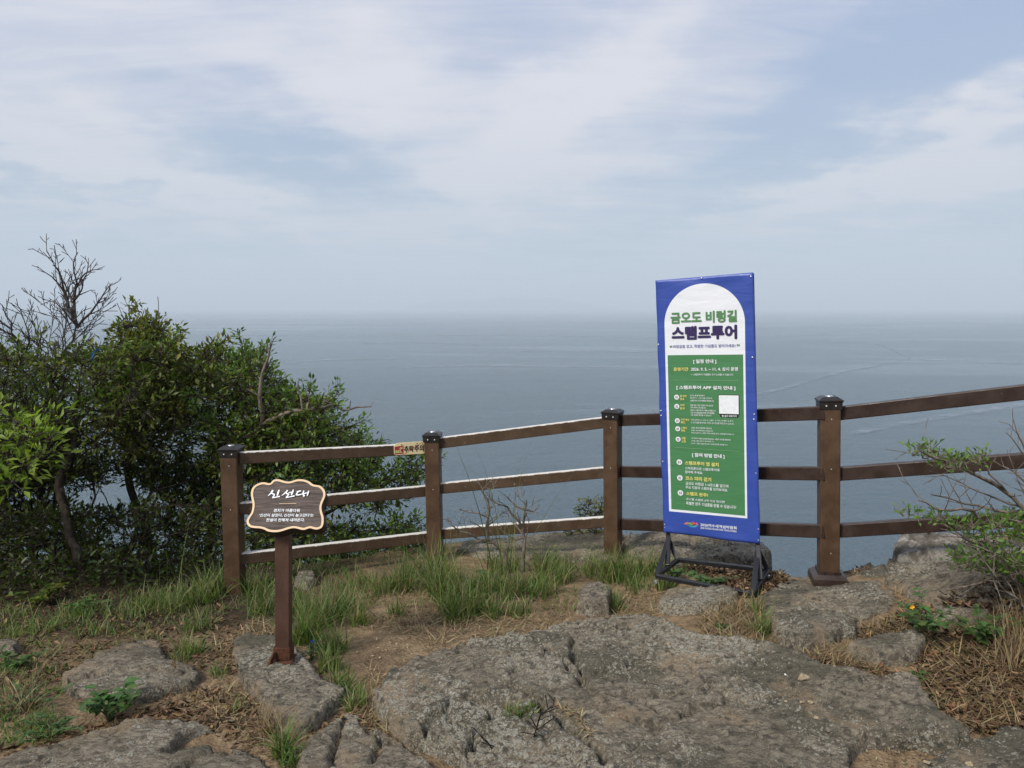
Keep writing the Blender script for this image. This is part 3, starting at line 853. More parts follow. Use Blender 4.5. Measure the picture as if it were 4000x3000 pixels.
# ------------------------------------------------------------------ guard fence
POSTS = {  # pixel of top and of foot on the axis, distance ahead, turn of its front
    1: ((904, 1772), (921, 2330), 4.55, 0.0),
    2: ((1690, 1716), (1703, 2240), 5.10, -4.0),
    3: ((2393, 1628), (2395, 2225), 5.00, -28.0),
    4: ((3238, 1585), (3233, 2275), 4.05, -13.0),
}
pts = {}
for k, (t, f, Y, a) in POSTS.items():
    pts[k] = (at(t[0], t[1], Y), at(f[0], f[1], Y), a)
p5 = (np.array([3.30, 3.28, 1.42]), np.array([3.30, 3.28, 0.05]), -30.0)
pts[5] = p5
fence = empty('guard_fence', pts[2][1])
tag(fence, 'brown three-rail guard fence with black-capped posts along the cliff edge', 'fence')
PW = 0.108
def fence_post(top, foot, turn, shoe=False):
    axu = unit(top - foot)
    a = R(turn)
    ax = np.array([math.cos(a), math.sin(a), 0.0]); ax = unit(ax - axu * (ax @ axu))
    ay = np.cross(axu, ax)
    fr = -ay                                    # front normal
    bot = foot - axu * (0.02 if shoe else 0.25)
    v, f = bar_geo(bot, top, PW, PW, side=ax, bevel=0.007)
    post = mk('post', v, f, BROWN_POST, fence)
    m = MB()
    def ring(z0, z1, w0, w1):
        c0, c1 = top + axu * z0, top + axu * z1
        vv = []
        for c, w in ((c0, w0), (c1, w1)):
            for sx, sy in ((-1, -1), (1, -1), (1, 1), (-1, 1)):
                vv.append(c + ax * sx * w / 2 + ay * sy * w / 2)
        m.add(vv, [[0, 1, 5, 4], [1, 2, 6, 5], [2, 3, 7, 6], [3, 0, 4, 7], [4, 5, 6, 7], [3, 2, 1, 0]])
    ring(-0.012, 0.026, PW + 0.010, PW + 0.014)
    ring(0.0262, 0.033, PW + 0.014, PW + 0.024)
    ring(0.0332, 0.039, PW + 0.024, PW + 0.024)
    ring(0.0392, 0.056, PW + 0.021, PW * 0.74)
    m.build('post_cap', CAP, post)
    v, f = disc_geo(top + axu * 0.0563, axu, 0.022, 0.003)
    mk('cap_disc', v, f, STEEL, post)
    for s in (-1, 1):
        v, f = disc_geo(top + axu * 0.008 + ax * s * 0.025 + fr * (PW / 2 + 0.0068), fr, 0.0042, 0.002, 10)
        mk('screw', v, f, WHITE_DOT, post)
    for z in (0.07, 0.36) + ((0.86,) if shoe else ()):
        v, f = disc_geo(top - axu * z + ax * 0.004 + fr * (PW / 2 + 0.0004), fr, 0.0028, 0.0012, 8)
        mk('screw', v, f, WHITE_DOT, post)
    if shoe:
        m = MB()
        def ring2(z0, z1, w0, w1):
            vv = []
            for zz, w in ((z0, w0), (z1, w1)):
                for sx, sy in ((-1, -1), (1, -1), (1, 1), (-1, 1)):
                    vv.append(foot + axu * zz + ax * sx * w / 2 + ay * sy * w / 2)
            m.add(vv, [[0, 1, 5, 4], [1, 2, 6, 5], [2, 3, 7, 6], [3, 0, 4, 7], [4, 5, 6, 7], [3, 2, 1, 0]])
        ring2(-0.045, -0.022, 0.196, 0.193)
        ring2(-0.0218, -0.008, 0.190, 0.186)
        ring2(-0.0078, 0.014, 0.182, 0.138)
        ring2(0.0142, 0.030, 0.124, 0.122)
        m.build('flared_foot', mat_brown('foot_cover', (0.030, 0.018, 0.014), (0.052, 0.034, 0.026), 0, 0.35), post)
        for s in (-1, 1):
            v, f = disc_geo(foot + axu * 0.022 + ax * s * 0.028 + fr * 0.0622, fr, 0.007, 0.002, 10)
            mk('bolt', v, f, BLACK, post)
    return ax, ay, axu
axes = {}
gx_, gy_ = np.meshgrid(np.linspace(-0.1, 0.1, 9), np.linspace(-0.1, 0.1, 9))
t4, f4, a4 = pts[4]
f4 = f4.copy(); f4[2] = max(f4[2], float(np.percentile(surf_z(f4[0] + gx_, f4[1] + gy_), 80)) + 0.036)
pts[4] = (t4, f4, a4)
for k in (1, 2, 3, 4, 5):
    axes[k] = fence_post(*pts[k], shoe=(k == 4))
RAILS = {
    (1, 2): [((943, 1788), (1657, 1752)), ((943, 1985), (1662, 1917)), ((945, 2182), (1667, 2098))],
    (2, 3): [((1717, 1730), (2358, 1650)), ((1720, 1907), (2358, 1845)), ((1724, 2084), (2358, 2038))],
    (3, 4): [((2428, 1642), (3190, 1614)), ((2428, 1842), (3190, 1849)), ((2428, 2047), (3190, 2073))],
    (4, 5): [((3282, 1614), (4000, 1531)), ((3280, 1850), (4000, 1798)), ((3275, 2072), (4000, 2026))],
}
rail_geo = {}
for (a, b), L in RAILS.items():
    A, B = pts[a], pts[b]
    ya, yb = A[1][1], B[1][1]
    for i, (pa, pb) in enumerate(L):
        p = at(pa[0], pa[1], ya)
        if b == 5:
            q = at(pb[0], pb[1], 3.62)
        else:
            q = at(pb[0], pb[1], yb)
        d = unit(q - p)
        q2 = q + d * (0.9 if b == 5 else 0.05)
        p2 = p - d * (0.015 if a == 1 else 0.05)
        hor = unit(np.cross(d, [0, 0, 1.0]))
        v, f = bar_geo(p2, q2, 0.046, 0.079, side=hor, bevel=0.006)
        pale_top = (a, b) in ((1, 2), (2, 3))
        o = mk('rail', v, f, BROWN_RAIL_PALE_TOP if pale_top else BROWN_RAIL_DARK, fence)
        if i == 0 and a == 1: o['label'] = 'top rail with a pale upper edge, behind the caution plate'
        rail_geo[(a, i)] = (p, q, d, hor)


# ------------------------------------------------------------------ lettering
TXT = {}
def text_geo(body, bold=0.0):
    if (body, bold) in TXT: return TXT[(body, bold)]
    c = bpy.data.curves.new('letters', 'FONT')
    c.body = body; c.offset = bold; c.resolution_u = 3
    o = bpy.data.objects.new('letters', c)
    COL.objects.link(o)
    dg = bpy.context.evaluated_depsgraph_get()
    me = bpy.data.meshes.new_from_object(o.evaluated_get(dg))
    v = np.empty(len(me.vertices) * 3); me.vertices.foreach_get('co', v)
    v = v.reshape(-1, 3)[:, :2]
    f = [list(p.vertices) for p in me.polygons]
    bpy.data.objects.remove(o); bpy.data.meshes.remove(me); bpy.data.curves.remove(c)
    TXT[(body, bold)] = (v, f)
    return v, f
class Plane:
    """a flat printed face: origin, right, up, normal"""
    def __init__(s, o, u, v):
        s.o = np.asarray(o, float); s.u = unit(u); v = np.asarray(v, float)
        s.v = unit(v - s.u * (v @ s.u)); s.n = np.cross(s.u, s.v)
        if s.n[1] > 0: s.n = -s.n
    def uv(s, px, py):
        P = on_plane(np.asarray(px, float), np.asarray(py, float), s.o, s.n) - s.o
        return np.stack([P @ s.u, P @ s.v], -1)
    def at(s, uv, lift=0.0):
        uv = np.asarray(uv, float)
        return s.o + uv[..., 0:1] * s.u + uv[..., 1:2] * s.v + s.n * lift
def put_text(mb, plane, body, tl, br, lift, bold=0.0):
    v, f = text_geo(body)
    strikes = [(0, 0)]
    if bold > 0:
        m_ = 8 if bold > 0.015 else 4
        strikes += [(bold * math.cos(2 * math.pi * k / m_), bold * math.sin(2 * math.pi * k / m_)) for k in range(m_)]
    lo, hi = v.min(0) - bold, v.max(0) + bold
    a, b = plane.uv(*tl), plane.uv(*br)
    for k, sft in enumerate(strikes):
        t = (v + sft - lo) / (hi - lo)
        uv = np.stack([a[0] + t[:, 0] * (b[0] - a[0]), b[1] + t[:, 1] * (a[1] - b[1])], -1)
        mb.add(plane.at(uv, lift + 0.00008 * k), f)
def put_quad(mb, plane, p, q, th, lift):
    a, b = plane.uv(*p), plane.uv(*q)
    d = unit(b - a); n = np.array([-d[1], d[0]]) * th / 2
    mb.add(plane.at(np.array([a - n, b - n, b + n, a + n]), lift), [[0, 1, 2, 3]])
def put_disc(mb, plane, c, r, lift, seg=28):
    c = plane.uv(*c)
    t = np.linspace(0, 2 * math.pi, seg, endpoint=False)
    mb.add(plane.at(np.stack([c[0] + r * np.cos(t), c[1] + r * np.sin(t)], -1), lift), [list(range(seg))])
def put_poly(mb, plane, pl, lift):
    uv = plane.uv([p[0] for p in pl], [p[1] for p in pl])
    mb.add(plane.at(uv, lift), [list(range(len(pl)))])
def put_round_rect(mb, plane, tl, br, r, lift):
    a, b = plane.uv(*tl), plane.uv(*br)
    x0, x1, y0, y1 = a[0], b[0], b[1], a[1]
    pts_ = []
    for cx, cy, s in ((x1 - r, y1 - r, 0), (x0 + r, y1 - r, 90), (x0 + r, y0 + r, 180), (x1 - r, y0 + r, 270)):
        for k in range(7):
            t = R(s + 15 * k); pts_.append((cx + r * math.cos(t), cy + r * math.sin(t)))
    mb.add(plane.at(np.array(pts_), lift), [list(range(len(pts_)))])
def ink(name, c):
    return mat_plain(name, c, 0.5, 0, 0.4, 0.06, 40)
INK_W, INK_Y = ink('white_ink', (0.80, 0.82, 0.84)), ink('yellow_ink', (0.76, 0.70, 0.20))
INK_G, INK_N = ink('green_ink', (0.095, 0.24, 0.095)), ink('navy_ink', (0.035, 0.022, 0.095))
INK_B = ink('blue_ink', (0.05, 0.07, 0.30))
INK_K, INK_LG = ink('black_ink', (0.012, 0.012, 0.012)), ink('pale_green_ink', (0.26, 0.46, 0.24))


# ------------------------------------------------------------------ banner on its stand
BL, BR_ = at(2595, 2076, 4.42), at(2971, 2124, 4.15)
TL, TR = at(2563, 1096, 4.42), at(2944, 1064, 4.15)
bu = unit((BR_ - BL) + (TR - TL)); bv = (TL - BL) + (TR - BR_); bv = unit(bv - bu * (bv @ bu))
bn = np.cross(bu, bv); bn = -bn if bn[1] > 0 else bn
BP = Plane(BL, bu, bv)
corner = {k: BP.uv(*p) for k, p in {'tl': (2563, 1096), 'tr': (2944, 1064), 'bl': (2595, 2076), 'br': (2971, 2124)}.items()}
stand = empty('banner_stand', hit([2760], [2260])[0])
tag(stand, 'tall blue and green Korean banner on a black steel stand before the fence', 'banner stand')
c4 = lambda px, py: (2500 + px / 3.0167, 1000 + py / 3.0167)
c5 = lambda px, py: (2500 + px / 2.552, 1500 + py / 2.552)
def mat_banner():
    m, nt, b = new_mat('printed_banner_cloth')
    u = nt.n('ShaderNodeUVMap').outputs[0]
    s = nt.n('ShaderNodeSeparateXYZ'); nt.put(s.inputs[0], u)
    U, V = s.outputs[0], s.outputs[1]
    wl = BP.uv(*c4(300, 1000))[0]; wr = BP.uv(*c4(1243, 1000))[0]
    apex = BP.uv(*c4(760, 323))[1]; wb = 0.5 * (BP.uv(*c5(308, 1258))[1] + BP.uv(*c5(1110, 1344))[1])
    uc, r = (wl + wr) / 2, (wr - wl) / 2
    vs = apex - r
    dx = nt.m('ABSOLUTE', nt.m('SUBTRACT', U, uc))
    dy = nt.m('MAXIMUM', nt.m('SUBTRACT', V, vs), 0.0)
    sd = nt.m('MAXIMUM', nt.m('SUBTRACT', nt.m('SQRT', nt.m('ADD', nt.m('MULTIPLY', dx, dx), nt.m('MULTIPLY', dy, dy))), r), nt.m('SUBTRACT', wb, V))
    gl = BP.uv(*c4(331, 1168))[0]; grr = BP.uv(*c4(1220, 1157))[0]
    gt = 0.5 * (BP.uv(*c4(331, 1168))[1] + BP.uv(*c4(1220, 1157))[1])
    gb = 0.5 * (BP.uv(*c5(330, 1236))[1] + BP.uv(*c5(1087, 1320))[1])
    gd = nt.m('MAXIMUM', nt.m('SUBTRACT', nt.m('ABSOLUTE', nt.m('SUBTRACT', U, (gl + grr) / 2)), (grr - gl) / 2),
              nt.m('SUBTRACT', nt.m('ABSOLUTE', nt.m('SUBTRACT', V, (gt + gb) / 2)), (gt - gb) / 2))
    c = nt.mix(nt.m('LESS_THAN', sd, 0.0), (0.036, 0.075, 0.35), (0.78, 0.80, 0.84))
    c = nt.mix(nt.m('LESS_THAN', gd, 0.0), c, (0.066, 0.215, 0.085))
    n = nt.noise(u, 3.0, 4, 0.5)
    setb(nt, b, c, nt.ramp(n, 0.3, 0.7, 0.36, 0.5), nt.bump(nt.noise(nt.mapping(u, (0, 0, 0), (0, 0, R(12)), (1.0, 3.2, 1)), 3.4, 4, 0.55, 0.4), 0.4, 0.014, nt.bump(nt.noise(u, 700, 2, 0.5), 0.06, 0.001)), 0.5)
    return m
NU, NV = 40, 100
us = np.linspace(0, 1, NU); vs_ = np.linspace(0, 1, NV)
tl, tr, bl, br = (corner[k] for k in ('tl', 'tr', 'bl', 'br'))
S, T = np.meshgrid(us, vs_)
UVb = (bl * (1 - S[..., None]) + br * S[..., None]) * (1 - T[..., None]) + (tl * (1 - S[..., None]) + tr * S[..., None]) * T[..., None]
edge_f = np.maximum(sstep(0.06, 0.0, S), sstep(0.94, 1.0, S))
edge_t = np.maximum(sstep(0.035, 0.0, T), sstep(0.965, 1.0, T))
scal = 0.004 * edge_f * np.sin(T * 26 + 1.0) + 0.005 * edge_t * np.cos(S * 9)
UVb[..., 0] += 0.0014 * edge_f * np.cos(T * 2 * math.pi * 5) * np.where(S < 0.5, 1, -1)
Pb = BP.at(UVb, 0) + bn * (0.012 + scal)[..., None]
ib = np.arange(NU * NV).reshape(NV, NU)
qb = np.stack([ib[:-1, :-1], ib[:-1, 1:], ib[1:, 1:], ib[1:, :-1]], -1).reshape(-1, 4)
back = Pb - bn * 0.0015
vb = np.concatenate([Pb.reshape(-1, 3), back.reshape(-1, 3)])
rim = list(ib[0, :]) + list(ib[1:, -1]) + list(ib[-1, -2::-1]) + list(ib[-2:0:-1, 0])
rq = np.array([[rim[i], rim[i - 1], rim[i - 1] + NU * NV, rim[i] + NU * NV] for i in range(len(rim))])
sheet_o = mk('banner_sheet', vb, np.concatenate([qb, qb[:, ::-1] + NU * NV, rq]), mat_banner(), stand, smooth=False, uv=np.concatenate([UVb.reshape(-1, 2)] * 2))
LFT = 0.0145
def lettering(name, mat, items, lift=LFT):
    mb = MB()
    for it in items:
        put_text(mb, BP, it[0], it[1], it[2], lift, it[3] if len(it) > 3 else 0.012)
    return mb.build(name, mat, sheet_o)
lettering('title_lettering', INK_G, [('금오도 비렁길', c4(365, 662), c4(1150, 776), 0.042)])
lettering('quote_mark', INK_G, [('“', c4(357, 1052), c4(387, 1077), 0.03)])
lettering('quote_mark', INK_G, [('”', c4(1144, 1036), c4(1180, 1059), 0.03)])
lettering('title_lettering', INK_N, [('스탬프투어', c4(376, 828), c4(1152, 976), 0.055)])
lettering('slogan_lettering', INK_B, [('비렁길을 걷고, 특별한 기념품도 받아가세요!', c4(398, 1046), c4(1130, 1074), 0.006)])
lettering('heading_lettering', INK_W, [
    ('[ 일정 안내 ]', c4(634, 1216), c4(905, 1268), 0.03),
    ('2026. 9. 5. ~ 11. 4. 상시 운영', c4(607, 1307), c4(1158, 1352), 0.022),
    ('[ 스탬프투어 APP 설치 안내 ]', c4(437, 1522), c4(1130, 1581), 0.03),
    ('[ 참여 방법 안내 ]', c5(525, 680), c5(848, 743), 0.03),
    ('2026여수세계섬박람회', c5(607, 1378), c5(967, 1446), 0.018),
    ('2026 WORLD ISLAND FAIR YEOSU KOREA', c5(608, 1417), c5(968, 1472), 0.012)])
lettering('yellow_lettering', INK_Y, [
    ('운영기간', c4(402, 1310), c4(578, 1353), 0.03),
    ('홈 화면', c5(405, 105), c5(470, 128), 0.02), ('접속', c5(405, 134), c5(447, 159), 0.02),
    ('지역', c5(407, 196), c5(448, 221), 0.02), ('탐색', c5(407, 227), c5(450, 253), 0.02),
    ('지역 정보', c5(412, 340), c5(497, 366), 0.02), ('확인', c5(413, 366), c5(455, 392), 0.02),
    ('스탬프', c5(415, 421), c5(475, 446), 0.02), ('획득', c5(415, 449), c5(457, 474), 0.02),
    ('선물', c5(419, 523), c5(460, 550), 0.02), ('신청', c5(420, 555), c5(462, 581), 0.02),
    ('스탬프투어 앱 설치', c5(453, 760), c5(790, 820), 0.028),
    ('코스 따라 걷기', c5(458, 911), c5(715, 971), 0.028),
    ('스탬프 완주!', c5(465, 1066), c5(683, 1121), 0.028)])
lettering('body_lettering', INK_W, [
    ('✓ 스탬프투어 기념품은 조기 소진될 수 있습니다.', c4(608, 1382), c4(1105, 1407)),
    ('로그인 후 홈 화면에서', c5(505, 103), c5(648, 122)), ('[탐색하기 - 더보기]을 선택하여', c5(505, 129), c5(723, 148), 0.01),
    ('스탬프투어 지역 목록을 조회합니다.', c5(505, 153), c5(745, 175)),
    ('현재 위치 기준 가까운 거리 순으로', c5(507, 199), c5(733, 222)), ('지역 목록이 표시됩니다.', c5(508, 223), c5(665, 243)),
    ('원하는 스탬프투어 지역을 선택합니다', c5(509, 249), c5(758, 272)), ('지도 아이콘을 클릭하면 지역 목록을', c5(510, 273), c5(747, 297)),
    ('지도 형태로 확인할 수 있습니다.', c5(511, 297), c5(720, 319)),
    ('지역 선택 후 ① 소개, ② 스탬프, ③ 지도, ④ 랭킹, ⑤ 후기,', c5(513, 345), c5(937, 375), 0.006),
    ('⑥ 공지 탭을 통해 해당 지역의 상세 정보를 확인 할 수 있습니다.', c5(513, 370), c5(942, 403), 0.006),
    ('스탬프 존에 진입하면 자동으로', c5(515, 424), c5(720, 447)), ('스탬프 애니메이션이 나타납니다.', c5(515, 450), c5(733, 473)),
    ('하단의 [눌러서 스탬프 획득] 버튼을 눌러 스탬프를 획득합니다.', c5(516, 474), c5(945, 508), 0.006),
    ('각 지역의 이벤트 조건에 해당하는 스탬프 개수를 획득하면', c5(519, 529), c5(908, 562)),
    ('[선물 신청] 버튼이 활성화됩니다.', c5(519, 554), c5(745, 580), 0.006),
    ('[소개 - 선물 신청] 메뉴에서 신청 절차를 완료합니다.', c5(520, 579), c5(880, 613), 0.006),
    ('스마트폰으로 스탬프투어에', c5(455, 818), c5(795, 868)), ('참여해 주세요.', c5(455, 856), c5(633, 896)),
    ('금오도 비렁길 1~4코스를 걸으며', c5(460, 967), c5(885, 1030)), ('주요 지점의 스탬프를 모아보세요.', c5(460, 1007), c5(882, 1069)),
    ('코스별 스탬프 6개 이상 모으면', c5(465, 1127), c5(848, 1183)), ('특별한 완주 기념품을 받을 수 있습니다!', c5(466, 1164), c5(962, 1241))])
for p, q in ((c4(398, 1459), c4(1158, 1463)), (c5(360, 627), c5(1003, 668))):
    mb = MB(); put_quad(mb, BP, p, q, 0.0018, LFT); mb.build('divider_line', INK_LG, sheet_o)
for k, (c, r) in enumerate([((371, 128), .0155), ((373, 220), .0155), ((378, 362), .0155), ((382, 442), .0155), ((386, 546), .0155), ((398, 774), .0175), ((403, 930), .0175), ((409, 1080), .0175)]):
    mb = MB(); put_disc(mb, BP, c5(*c), r, LFT)
    bd = mb.build('number_badge', INK_W, sheet_o)
    mb = MB(); num = '0%d' % ((k % 5) + 1 if k < 5 else k - 4)
    hh = 12 if k < 5 else 14
    put_text(mb, BP, num, c5(c[0] - hh, c[1] - hh), c5(c[0] + hh, c[1] + hh), LFT + 0.0008, 0.015)
    o = mb.build('badge_number', INK_N, sheet_o)
mb = MB(); put_round_rect(mb, BP, c5(784, 102), c5(995, 304), 0.004, LFT); put_round_rect(mb, BP, c5(804, 296), c5(985, 331), 0.004, LFT)
mb.build('code_frame', INK_K, sheet_o)
mb = MB(); put_round_rect(mb, BP, c5(790, 108), c5(989, 297), 0.003, LFT + 0.0008); mb.build('blank_white_plate', INK_W, sheet_o)
lettering('plate_caption', INK_W, [('앱 설치 바로가기', c5(820, 303), c5(968, 328), 0.02)], LFT + 0.0008)
# fair emblem: small hills over waves
for nm, col, pl in (
    ('emblem_hill', (0.62, 0.20, 0.17), [(443, 1385), (470, 1372), (495, 1372), (478, 1390), (455, 1395)]),
    ('emblem_hill', (0.16, 0.42, 0.12), [(478, 1392), (500, 1372), (515, 1378), (540, 1395), (520, 1400), (500, 1392)]),
    ('emblem_sun', (0.66, 0.09, 0.05), [(512, 1385), (520, 1372), (537, 1367), (550, 1374), (555, 1388), (540, 1396), (522, 1394)]),
    ('emblem_hill', (0.62, 0.16, 0.20), [(555, 1388), (566, 1373), (575, 1378), (588, 1403), (570, 1400)]),
    ('emblem_wave', (0.05, 0.30, 0.20), [(470, 1398), (500, 1398), (530, 1406), (560, 1400), (585, 1405), (560, 1411), (520, 1412), (490, 1406)]),
    ('emblem_wave', (0.10, 0.40, 0.72), [(490, 1408), (520, 1414), (560, 1412), (582, 1408), (565, 1419), (545, 1422), (515, 1419)])):
    mb = MB(); put_poly(mb, BP, [c5(*p) for p in pl], LFT)
    mb.build(nm, ink(nm + '_ink', col), sheet_o)
# frame of the stand
posts_uv = {}
low = []
foot_px = {'fl': (2563, 2250), 'fr': (2938, 2322), 'br': (3000, 2228), 'bl': (2649, 2187)}
FT = {k: hit([p[0]], [p[1]], 0.075)[0] for k, p in foot_px.items()}
zb = np.mean([FT[k][2] for k in FT])
for k in FT: FT[k][2] = CAM[2] + (zb - CAM[2])
for k, p in foot_px.items():
    FT[k] = on_plane(np.array(p[0], float), np.array(p[1], float), np.array([0, 0, zb]), np.array([0, 0, 1.0]))
mb = MB()
for a, b in (('fl', 'fr'), ('bl', 'br'), ('fl', 'bl'), ('fr', 'br')):
    d = unit(FT[b] - FT[a]) * (0.012 if a[0] != b[0] else 0.0)
    v, f = bar_geo(FT[a] + d, FT[b] - d, 0.026, 0.026); mb.add(v, f)
mb.build('base_frame', BLACK, stand)
ML, MR = (FT['fl'] + FT['bl']) / 2, (FT['fr'] + FT['br']) / 2
for M_, side in ((ML, 0), (MR, 1)):
    u_in = (0.022 if side == 0 else corner['br'][0] - 0.018)
    u_top = (corner['tl'][0] + 0.02 if side == 0 else corner['tr'][0] - 0.012)
    ptop = BP.at(np.array([u_top, (corner['tl'] if side == 0 else corner['tr'])[1] - 0.004]), -0.012)
    plow = BP.at(np.array([u_in, -0.02]), -0.012)
    mb = MB()
    v, f = bar_geo(plow - bv * 0.03, ptop, 0.024, 0.018, side=bu); mb.add(v, f)
    mb.build('upright', BLACK, stand)
    mb = MB()
    v, f = bar_geo(M_ + [0, 0, 0.012], plow, 0.028, 0.022, side=bu); mb.add(v, f)
    mb.build('socket', BLACK, stand)
    fa, fb = (FT['fl'], FT['bl']) if side == 0 else (FT['fr'], FT['br'])
    j = plow - bv * 0.035
    for e in (fa, fb):
        v, f = bar_geo(e + (M_ - e) * 0.10 + [0, 0, 0.012], j, 0.03, 0.006, side=bu, bevel=0.001)
        mk('brace', v, f, BLACK, stand)
    v, f = disc_geo(j + bn * 0.016, bn, 0.004, 0.003, 10); mk('bolt', v, f, STEEL, stand)
v, f = bar_geo(BP.at(np.array([corner['tl'][0] + 0.02, corner['tl'][1] - 0.014]), -0.012), BP.at(np.array([corner['tr'][0] - 0.012, corner['tr'][1] - 0.014]), -0.012), 0.02, 0.018, side=bv)
mk('crossbar', v, f, BLACK, stand)
for k in FT:
    g0 = float(surf_z(FT[k][0], FT[k][1]))
    v, f = disc_geo([FT[k][0], FT[k][1], FT[k][2] - 0.042], [0, 0, 1], 0.014, 0.012, 14, 0.004)
    v2, f2 = bar_geo([FT[k][0], FT[k][1], FT[k][2] - 0.03], [FT[k][0], FT[k][1], FT[k][2] - 0.01], 0.006, 0.006)
    mb = MB(); mb.add(v, f); mb.add(v2, f2); mb.build('levelling_foot', STEEL, stand)
for p in (c4(205, 302), c4(729, 262), c4(1312, 243), c4(224, 1040), c4(1331, 1192), c5(216, 263), c5(217, 312), c5(1143, 298), c5(1140, 349), c5(234, 767), c5(1158, 884),
          c5(252, 1394), c5(252, 1422), c5(1185, 1440), c5(1184, 1550)):
    v, f = disc_geo(BP.at(BP.uv(*p), 0.0135), bn, 0.0048, 0.003, 12, 0.002)
    mk('rivet', v, f, STEEL, stand)


# ------------------------------------------------------------------ name sign
cs = lambda x, y: (900 + x / 4.74, 1800 + y / 4.74)
sign_c = at(1117, 1976, 3.16)
tilt = R(38)
SP = Plane(sign_c, [1, 0, 0], [0, math.sin(tilt), math.cos(tilt)])
sign = empty('name_sign', hit([1108], [2560])[0])
tag(sign, 'small brown wooden board with beige wavy border and white Korean writing on a post', 'sign')
OUT = [(300, 1130), (310, 1080), (345, 1020), (385, 960), (405, 880), (410, 800), (395, 720), (380, 640), (385, 570), (410, 500), (470, 445), (560, 405), (640, 400), (700, 415),
       (745, 410), (775, 375), (820, 347), (900, 345), (980, 368), (1060, 385), (1130, 378), (1220, 348), (1310, 343), (1400, 358), (1470, 390), (1530, 435), (1600, 450), (1660, 462),
       (1720, 510), (1752, 570), (1757, 640), (1735, 710), (1700, 790), (1685, 870), (1700, 960), (1722, 1030), (1727, 1110), (1715, 1190), (1680, 1245), (1600, 1272), (1530, 1262),
       (1480, 1248), (1430, 1258), (1370, 1278), (1310, 1275), (1220, 1252), (1150, 1248), (1070, 1265), (980, 1295), (880, 1318), (780, 1320), (690, 1305), (620, 1270), (540, 1250),
       (450, 1245), (370, 1230), (320, 1190)]
uvO = SP.uv([cs(*p)[0] for p in OUT], [cs(*p)[1] for p in OUT])
uvO = catmull(uvO, 5, True)
def inset(uv, d):
    t = np.roll(uv, -1, 0) - np.roll(uv, 1, 0)
    t /= np.linalg.norm(t, axis=1)[:, None]
    n = np.stack([-t[:, 1], t[:, 0]], -1)
    area = np.sum(uv[:, 0] * np.roll(uv[:, 1], -1) - np.roll(uv[:, 0], -1) * uv[:, 1])
    q = uv + n * d * (1 if area > 0 else -1)
    for _ in range(3): q = 0.5 * q + 0.25 * (np.roll(q, 1, 0) + np.roll(q, -1, 0))
    return q
def mat_board():
    m, nt, b = new_mat('carved_board_wood')
    p = obj_coord(nt)
    gr = nt.noise(nt.mapping(p, (0, 0, 0), (0, 0, 0), (1.0, 14, 14)), 9, 6, 0.6, 0.6)
    n = nt.noise(p, 14, 5, 0.6)
    c = nt.mix(nt.ramp(gr, 0.36, 0.62), (0.044, 0.030, 0.024), (0.108, 0.080, 0.068))
    c = nt.mix(nt.ramp(n, 0.52, 0.72, 0, 0.5), c, (0.130, 0.104, 0.088))
    setb(nt, b, c, 0.6, nt.bump(gr, 0.5, 0.004), 0.25)
    return m
DARKWOOD = mat_plain('dark_board_edge', (0.030, 0.015, 0.011), 0.55, 0, 0.3, 0.3)
BEIGE = mat_plain('beige_border_paint', (0.66, 0.47, 0.28), 0.5, 0, 0.4, 0.08)
nO = len(uvO)
mb = MB()
fr_, bk_ = SP.at(uvO, 0.0), SP.at(uvO, -0.062)
mb.add(np.concatenate([fr_, bk_]), [[i, (i + 1) % nO, nO + (i + 1) % nO, nO + i] for i in range(nO)] + [list(range(nO, 2 * nO))])
inn = inset(uvO, 0.0095)
board = mb.build('board', DARKWOOD, sign)
ring_v = np.concatenate([SP.at(uvO, 0.0005), SP.at(inn, 0.0005), SP.at(inn, -0.004)])
mk('border', ring_v, [[i, (i + 1) % nO, nO + (i + 1) % nO, nO + i] for i in range(nO)] + [[nO + i, nO + (i + 1) % nO, 2 * nO + (i + 1) % nO, 2 * nO + i] for i in range(nO)], BEIGE, board)
mk('board_face', SP.at(inset(uvO, 0.008), -0.003), [list(range(nO))], mat_board(), board)
def stroke(mb, pts_, w, lift):
    P = catmull([cs(*p) for p in pts_], 6) if len(pts_) > 2 else np.linspace(cs(*pts_[0]), cs(*pts_[1]), 6)
    uv = SP.uv(P[:, 0], P[:, 1])
    t = np.gradient(uv, axis=0); t /= np.linalg.norm(t, axis=1)[:, None] + 1e-9
    n = np.stack([-t[:, 1], t[:, 0]], -1)
    ws = np.interp(np.linspace(0, 1, len(uv)), np.linspace(0, 1, len(w)), w)[:, None] / 4.74 / F * 3.25 * 0.5
    k = len(uv)
    v = np.concatenate([uv + n * ws, uv - n * ws])
    mb.add(SP.at(v, lift), [[i, i + 1, k + i + 1, k + i] for i in range(k - 1)])
mb = MB()
